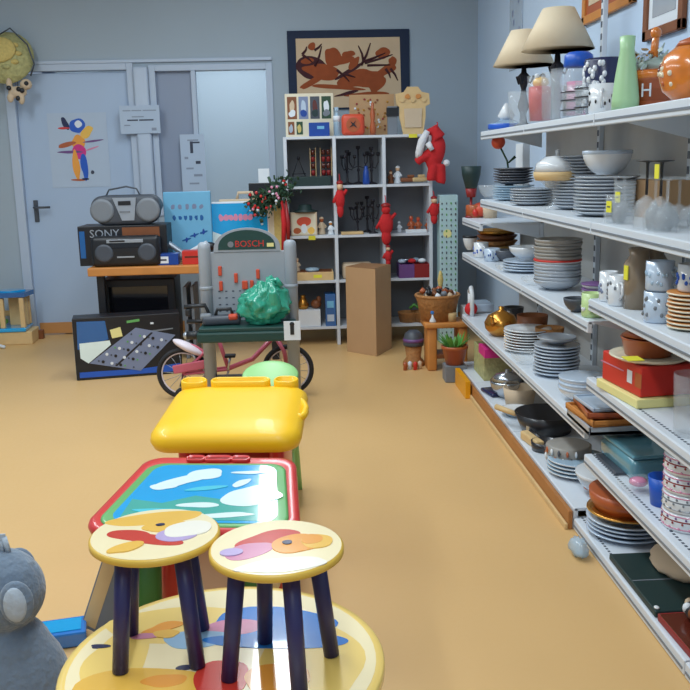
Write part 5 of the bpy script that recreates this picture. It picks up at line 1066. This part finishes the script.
A(bowl_mb(.085, .03, 'porcelain_grey'), 'shallow_bowl', 'shallow grey bowl on top of the grey blue plates', 'bowl', 564, 1.10, z+.024, dy=shy(556, 1.10, L4)-shy(564, 1.10, z+.024))
z = stack(bowl_mb(.095, .055, 'porcelain', rim='porcelain_blue'), 'serving_bowl', 'white bowl with blue rim', 'bowl', 3, 1.085, shy(583, 1.085, L4), L4, .02, 'the pile beside the grey blue plates')
def traypile(px, X, z, items, where, rz0=.1):
    y = shy(px, X, z)
    for i, (m, sx, sy, h, nm, col) in enumerate(items):
        b = MB().bx(-sx/2, sx/2, -sy/2, sy/2, 0, h*.5, m, .002).bx(-sx/2, sx/2, -sy/2, -sy/2+.008, 0, h, m, .002).bx(-sx/2, sx/2, sy/2-.008, sy/2, 0, h, m, .002).bx(-sx/2, -sx/2+.008, -sy/2, sy/2, 0, h, m, .002).bx(sx/2-.008, sx/2, -sy/2, sy/2, 0, h, m, .002)
        single(b, nm, f'{col}, {["lowest", "second from the bottom", "third from the bottom", "fourth from the bottom", "topmost"][i if i < len(items)-1 else 4]} {where}', nm.split('_')[-1], (X, y, z+.001), rz0*math.sin(i*2.3)); z += h+.001
traypile(590, 1.04, L4, [('terracotta', .1, .13, .02, 'serving_tray', 'reddish tray'), ('porcelain', .1, .12, .014, 'serving_dish', 'white rectangular dish'), ('terracotta_dark', .1, .13, .022, 'serving_tray', 'dark brown tray')], 'of the small tray pile, fourth shelf')
COLy = 3.17
traypile(608, 1.07, L4, [('porcelain_grey', .22, .26, .03, 'photo_frame', 'grey white frame'), ('wood', .22, .26, .022, 'wooden_tray', 'orange wooden tray'), ('terracotta', .2, .24, .02, 'wooden_tray', 'reddish wooden tray'), ('porcelain_blue', .19, .2, .014, 'glass_tray', 'pale blue glass tray')], 'of the large tray pile, fourth shelf')
# ---- fourth shelf, near unit: red box and friends
t = thing('yellow_board', 'yellow wooden board lying under the red fondue box', 'board', (1.07, 2.72, S4+.001), .1)
MB().bx(-.09, .12, -.14, .15, 0, .028, 'note_yellow', .003).build('plank', t)
t = thing('red_box', 'red cardboard fondue box lying on the yellow board', 'box', (1.08, 2.73, S4+.031), .12)
MB().bx(-.085, .11, -.13, .13, 0, .095, 'red', .004).build('carton', t)
MB().at(-.0855, -.06, .05, rx=PI/2, rz=-PI/2).flat([(-.016, -.02), (.016, -.02), (.016, .02), (-.016, .02)], 'paper').at(-.0855, -.115, .05, rx=PI/2, rz=-PI/2).flat([(-.02, -.022), (.02, -.022), (.02, .022), (-.02, .022)], 'terracotta').at(-.0855, .06, .06, rx=PI/2, rz=-PI/2).flat([(-.08, -.003), (.08, -.003), (.08, .001), (-.08, .001)], 'art_pink').build('printed_label', t)
b = MB().lathe([(0, 0), (.1, 0), (.125, .012), (.125, .016), (.1, .008), (0, .008)], 'plate_cream', 26); single(b, 'serving_plate', 'cream plate on the red box', 'plate', (1.08, 2.70, S4+.1275))
single(MB().lathe([(0, 0), (.07, 0), (.082, .05), (.086, .055), (.078, .056), (.066, .008), (0, .008)], 'terracotta', 26), 'terracotta_dish', 'terracotta casserole dish on the cream plate above the red box', 'dish', (1.08, 2.72, S4+.1375))
single(MB().lathe([(0, 0), (.082, .002), (.05, .022), (.012, .03), (.014, .042), (0, .044)], 'terracotta', 26), 'clay_cover', 'reddish brown clay cover on the terracotta casserole dish', 'cover', (1.08, 2.72, S4+.196))
single(MB().lathe([(0, 0), (.045, 0), (.05, .055), (.045, .06), (0, .06)], 'terracotta_dark', 20), 'brown_pot', 'small dark brown pot beside the red box at the back', 'pot', (1.14, 2.4, S4+.001))
single(MB().box(0, 0, .001, .05, .06, .002, 'tag_yellow').at(0, 0, .003, ry=.3), 'price_card', 'yellow price card lying on the cream plate beside the terracotta dish', 'price tag', (.995, 2.62, S4+.146))
for k, (X, y, r, h, lab) in enumerate([(1.05, 2.31, .055, .17, 'large clear glass jug in front on the near fourth shelf'), (1.16, 2.33, .05, .15, 'clear glass jug behind the large one on the near fourth shelf'), (1.08, 2.19, .05, .14, 'clear glass jug at the right picture edge of the fourth shelf')]):
    t = thing('glass_jug', lab, 'jug', (X, y, S4+.001)); tumbler_mb(r, h, 'glass', r*.9).build('body', t)
    MB().tube([(-.0, -r, h*.85), (0, -r-.04, h*.8), (0, -r-.04, h*.35), (0, -r, h*.25)], .006, 'glass').build('handle', t)
# ---- fifth shelf, near unit
t = thing('glass_casserole', 'dark teal rectangular glass dish on the near fifth shelf', 'dish', (1.12, shy(640, 1.12, S5)-.0, S5+.001), .05)
MB().bx(-.09, .12, -.14, .14, 0, .07, 'glass_dark', .02, 3).build('dish', t); MB().bx(-.085, .115, -.135, .135, .0705, .082, 'glass_dark', .005).build('lid', t)
single(MB().bx(-.07, .0, -.1, .1, 0, .012, 'dark_grey', .004), 'serving_tray', 'thin dark tray in front of the teal glass dish', 'tray', (1.07, 2.86, S5+.001), .0).location.x = 1.075
b = MB()
for k in range(5): b.lathe([(0, 0), (.03, 0), (.034, .02), (.03, .02), (0, .004)], 'glass', 12, (.0, k*.0, k*.01))
A(MB().bx(-.05, .05, -.06, .06, 0, .035, 'glass', .01, 3).ell((0, 0, .03), (.03, .03, .015), 'art_pink', 10, 6), 'glass_ashtray', 'clear glass dish with pinkish trinkets on the near fifth shelf', 'dish', 638, 1.03, S5)
t = thing('blue_cup', 'bright blue plastic cup beside the patterned tins on the near fifth shelf', 'cup', (1.06, shy(662, 1.06, S5), S5+.001))
MB().lathe([(0, 0), (.034, 0), (.044, .088), (.041, .088), (.031, .006), (0, .006)], 'blue', 24).build('body', t)
for k in range(4):
    b = MB().lathe([(0, 0), (.07, 0), (.073, .005), (.073, .05), (.066, .052), (0, .05)], 'porcelain', 26)
    for zz_, mm_ in ((.008, 'art_pink' if k != 1 else 'porcelain_grey'), (.03, 'book_red' if k != 1 else 'mid_grey'), (.044, 'art_pink')): b.lathe([(.0732, zz_), (.0742, zz_+.002), (.0732, zz_+.004)], mm_, 26)
    for q in range(24):
        a = 2+q*.13; b.ell((.073*math.cos(a), .073*math.sin(a), .012+.014*(q % 3)), (.003, .005, .0035), ['art_pink', 'book_red', 'purple'][q % 3] if k != 1 else 'mid_grey', 6, 5)
    single(b, 'patterned_bowl', ['lowest patterned pink and white bowl of the stack beside the blue cup', 'grey-patterned white bowl, second from the bottom beside the blue cup', 'pink-patterned white bowl, third from the bottom beside the blue cup', 'topmost patterned white bowl of the stack beside the blue cup'][k], 'bowl', (1.07, shy(688, 1.07, S5), S5+.001+k*.054))
# ---- bottom shelf, middle unit
box_thing('magenta_box', 'bright magenta box at the far end of the bottom shelf', 'box', 1.02, shy(486, 1.0, L5+.172), L5+.172, .09, .17, .05, 'magenta')
box_thing('storage_box', 'green brown patterned storage box under the magenta box', 'box', 1.09, shy(484, 1.04, L5+.1), L5, .16, .3, .17, 'wicker_green')
box_thing('yellow_plank', 'orange yellow wooden plank leaning against the far corner of the shelving', 'plank', .905, 5.0, 0, .028, .34, .1, 'toy_yellow_deep')
single(MB().bx(-.035, .035, -.08, .08, 0, .02, 'art_navy', .012, 3), 'blue_cloth', 'folded dark blue cloth on the bottom shelf before the steel bowls', 'cloth', (.995, shy(492, .995, L5), L5+.001), .2)
A(bowl_mb(.09, .09, 'steel'), 'steel_bowl', 'shiny steel bowl behind the folded blue cloth on the bottom shelf', 'bowl', 507, 1.06, L5)
o_lid = A(MB().lathe([(0, .004), (.088, 0), (.06, .03), (.01, .04), (.012, .055), (0, .056)], 'steel', 24), 'steel_cover', 'domed steel cover on the shiny steel bowl', 'cover', 507, 1.06, L5+.0935, dy=shy(507, 1.06, L5)-shy(507, 1.06, L5+.0935))
A(MB().lathe([(0, 0), (.07, 0), (.085, .09), (.08, .09), (.065, .01), (0, .01)], 'beige', 22), 'stone_pot', 'beige stoneware pot between the steel bowl and black pan', 'pot', 518, 1.09, L5, dy=-.03)
A(plate_mb(.085, 'glass_blue', 'porcelain', h=.03), 'deep_plate', 'blue plate with white edge at the front of the bottom shelf', 'plate', 517, 1.03, L5, dy=-.0)
t = thing('frying_pan', 'large black pan with wooden handle on the bottom shelf', 'pan', (1.10, shy(546, 1.10, L5), L5+.001), 0)
MB().lathe([(0, 0), (.11, 0), (.145, .09), (.141, .09), (.106, .006), (0, .006)], 'pan_black', 30).build('pan_body', t); MB().tube([(-.13, .05, .07), (-.2, .15, .08)], [.012, .014], 'pale_wood', 10).at(-.11, -.1, .04, rz=.5).box(0, 0, 0, .004, .02, .03, 'steel').build('handle', t)
t = thing('chopping_board', 'pale wooden board leaning before the black pan', 'board', (.985, shy(532, .985, L5), L5+.001), .15)
MB().bx(-.02, .02, -.09, .09, 0, .04, 'pale_wood', .008).build('plank', t)
t = thing('small_pan', 'small dark saucepan at the front of the bottom shelf', 'pan', (1.02, shy(541, 1.02, L5)-.06, L5+.001), 0)
MB().lathe([(0, 0), (.055, 0), (.06, .04), (.056, .04), (.05, .005), (0, .005)], 'pan_black', 22).build('pan_body', t); MB().tube([(0, .058, .03), (-.02, .16, .035)], [.008, .01], 'pan_black').build('handle', t)
b = MB().lathe([(0, 0), (.07, 0), (.09, .04), (.09, .1), (.08, .105), (0, .105)], 'stone_bowl', 26)
for q in range(16): a = 1.9+q*.19; b.ell((.0895*math.cos(a), .0895*math.sin(a), .055+.03*(q % 2)), (.005, .013, .013), ['paper', 'terracotta', 'dark_grey'][q % 3], 8, 6)
A(b, 'casserole_pot', 'grey casserole with painted flowers on the bottom shelf', 'pot', 568, 1.05, L5)
z = stack(plate_mb(.118, 'porcelain', 'glass_blue', h=.018), 'oval_plate', 'white plate with pale blue edge', 'plate', 4, 1.07, 3.36, L5, .015, 'the pile beside the flowered casserole')
t = thing('washing_bowl', 'large pale blue bowl with white rim at the near end of the bottom shelf', 'bowl', (1.12, 3.13, L5+.001))
bowl_mb(.125, .085, 'porcelain_blue', .005, rim='porcelain').build('body', t)
single(MB().bx(-.03, .03, -.05, .05, 0, .025, 'terracotta', .008).bx(-.03, .03, -.01, .0, .0255, .028, 'paper'), 'soap_dish', 'small reddish trinket inside the large pale blue bowl', 'trinket', (1.07, 3.12, L5+.012), .3)
# ---- bottom shelf, near unit
z = stack(plate_mb(.135, 'porcelain_blue', h=.02), 'large_plate', 'large pale blue platter', 'plate', 4, 1.085, 2.85, S6, .015, 'the pile under the golden platter')
o = single(plate_mb(.135, 'plate_gold', 'brass', h=.016), 'golden_platter', 'golden yellow platter under the dark brown terracotta dish', 'plate', (1.085, 2.85, z+.028))
t = thing('terracotta_casserole', 'wide terracotta dish with dark glazed inside on the golden platter', 'dish', (1.085, 2.85, z+.037), 0)
MB().lathe([(0, 0), (.1, 0), (.128, .045), (.13, .075), (.122, .075)], 'terracotta', 32).build('outside', t); MB().lathe([(0, .012), (.095, .012), (.118, .045), (.1215, .0745)], 'terracotta_dark', 32).build('dark_glaze', t)
MB().tube([(-.03, .125, .06), (0, .16, .062), (.03, .125, .06)], .009, 'terracotta').build('handle', t)
b = MB().ell((0, 0, .036), (.1, .13, .033), 'beige', 24, 10, .06).ell((.03, -.04, .05), (.06, .07, .03), 'beige', 18, 8, .08)
single(b, 'cloth_hat', 'crumpled beige cloth hat behind the dark green folder', 'hat', (1.15, 2.53, S6+.001))
single(MB().bx(-.1, .1, -.19, .19, 0, .02, 'dark_green', .004).bx(-.095, .095, -.005, .0, .0202, .021, 'mid_grey').ell((-.09, -.175, .024), (.008, .01, .004), 'porcelain', 8, 6), 'folder', 'large dark green folder lying at the front of the near bottom shelf', 'folder', (1.06, 2.46, S6+.001), .0).location.x = 1.055
single(MB().bx(-.095, .1, -.13, .13, 0, .022, 'book_red', .004).bx(-.093, -.0, -.12, .12, .0225, .0235, 'terracotta_dark'), 'red_book', 'dark red book lying nearest in front of the green folder', 'book', (1.055, 2.13, S6+.001), .03)
b = MB().ell((0, 0, .025), (.05, .06, .025), 'black', 16, 8)
for k in range(9): a = k*.7; b.ell((.04*math.cos(a), .05*math.sin(a), .03), (.014, .014, .016), ['beige', 'paper', 'dark_wood'][k % 3], 8, 6)
single(b, 'shell_necklace', 'black and beige beaded trinket on the dark red book', 'trinket', (1.06, 2.2, S6+.025))
single(MB().bx(-.08, .09, -.1, .1, 0, .02, 'art_navy', .003).bx(-.08, -.05, -.1, .1, .0203, .021, 'paper'), 'navy_book', 'navy book with white strip at the right picture edge of the bottom shelf', 'book', (1.05, 1.87, S6+.001), -.05)
single(MB().ell((0, 0, .03), (.03, .05, .03), 'glass_blue', 14, 8, .25), 'plastic_wrap', 'crumpled clear plastic wrap lying on the floor at the end of the kickboard', 'plastic wrap', (.90, 2.78, .001))
a = onx(515, 20, WX-.01)
b = MB().box(0, 0, 0, .004, .34, .9, 'porcelain_blue', .001)
for k in range(14): b.box(-.0025, .1*math.sin(k*1.7), -.4+k*.06, .001, .03, .035, 'console_grey')
single(b, 'wall_banner', 'pale blue patterned strip hanging on the right wall beyond the lamps', 'banner', (WX-.004, a.y, a.z+.15))
# bowls: two lids made part of their pots; check label lengths while building
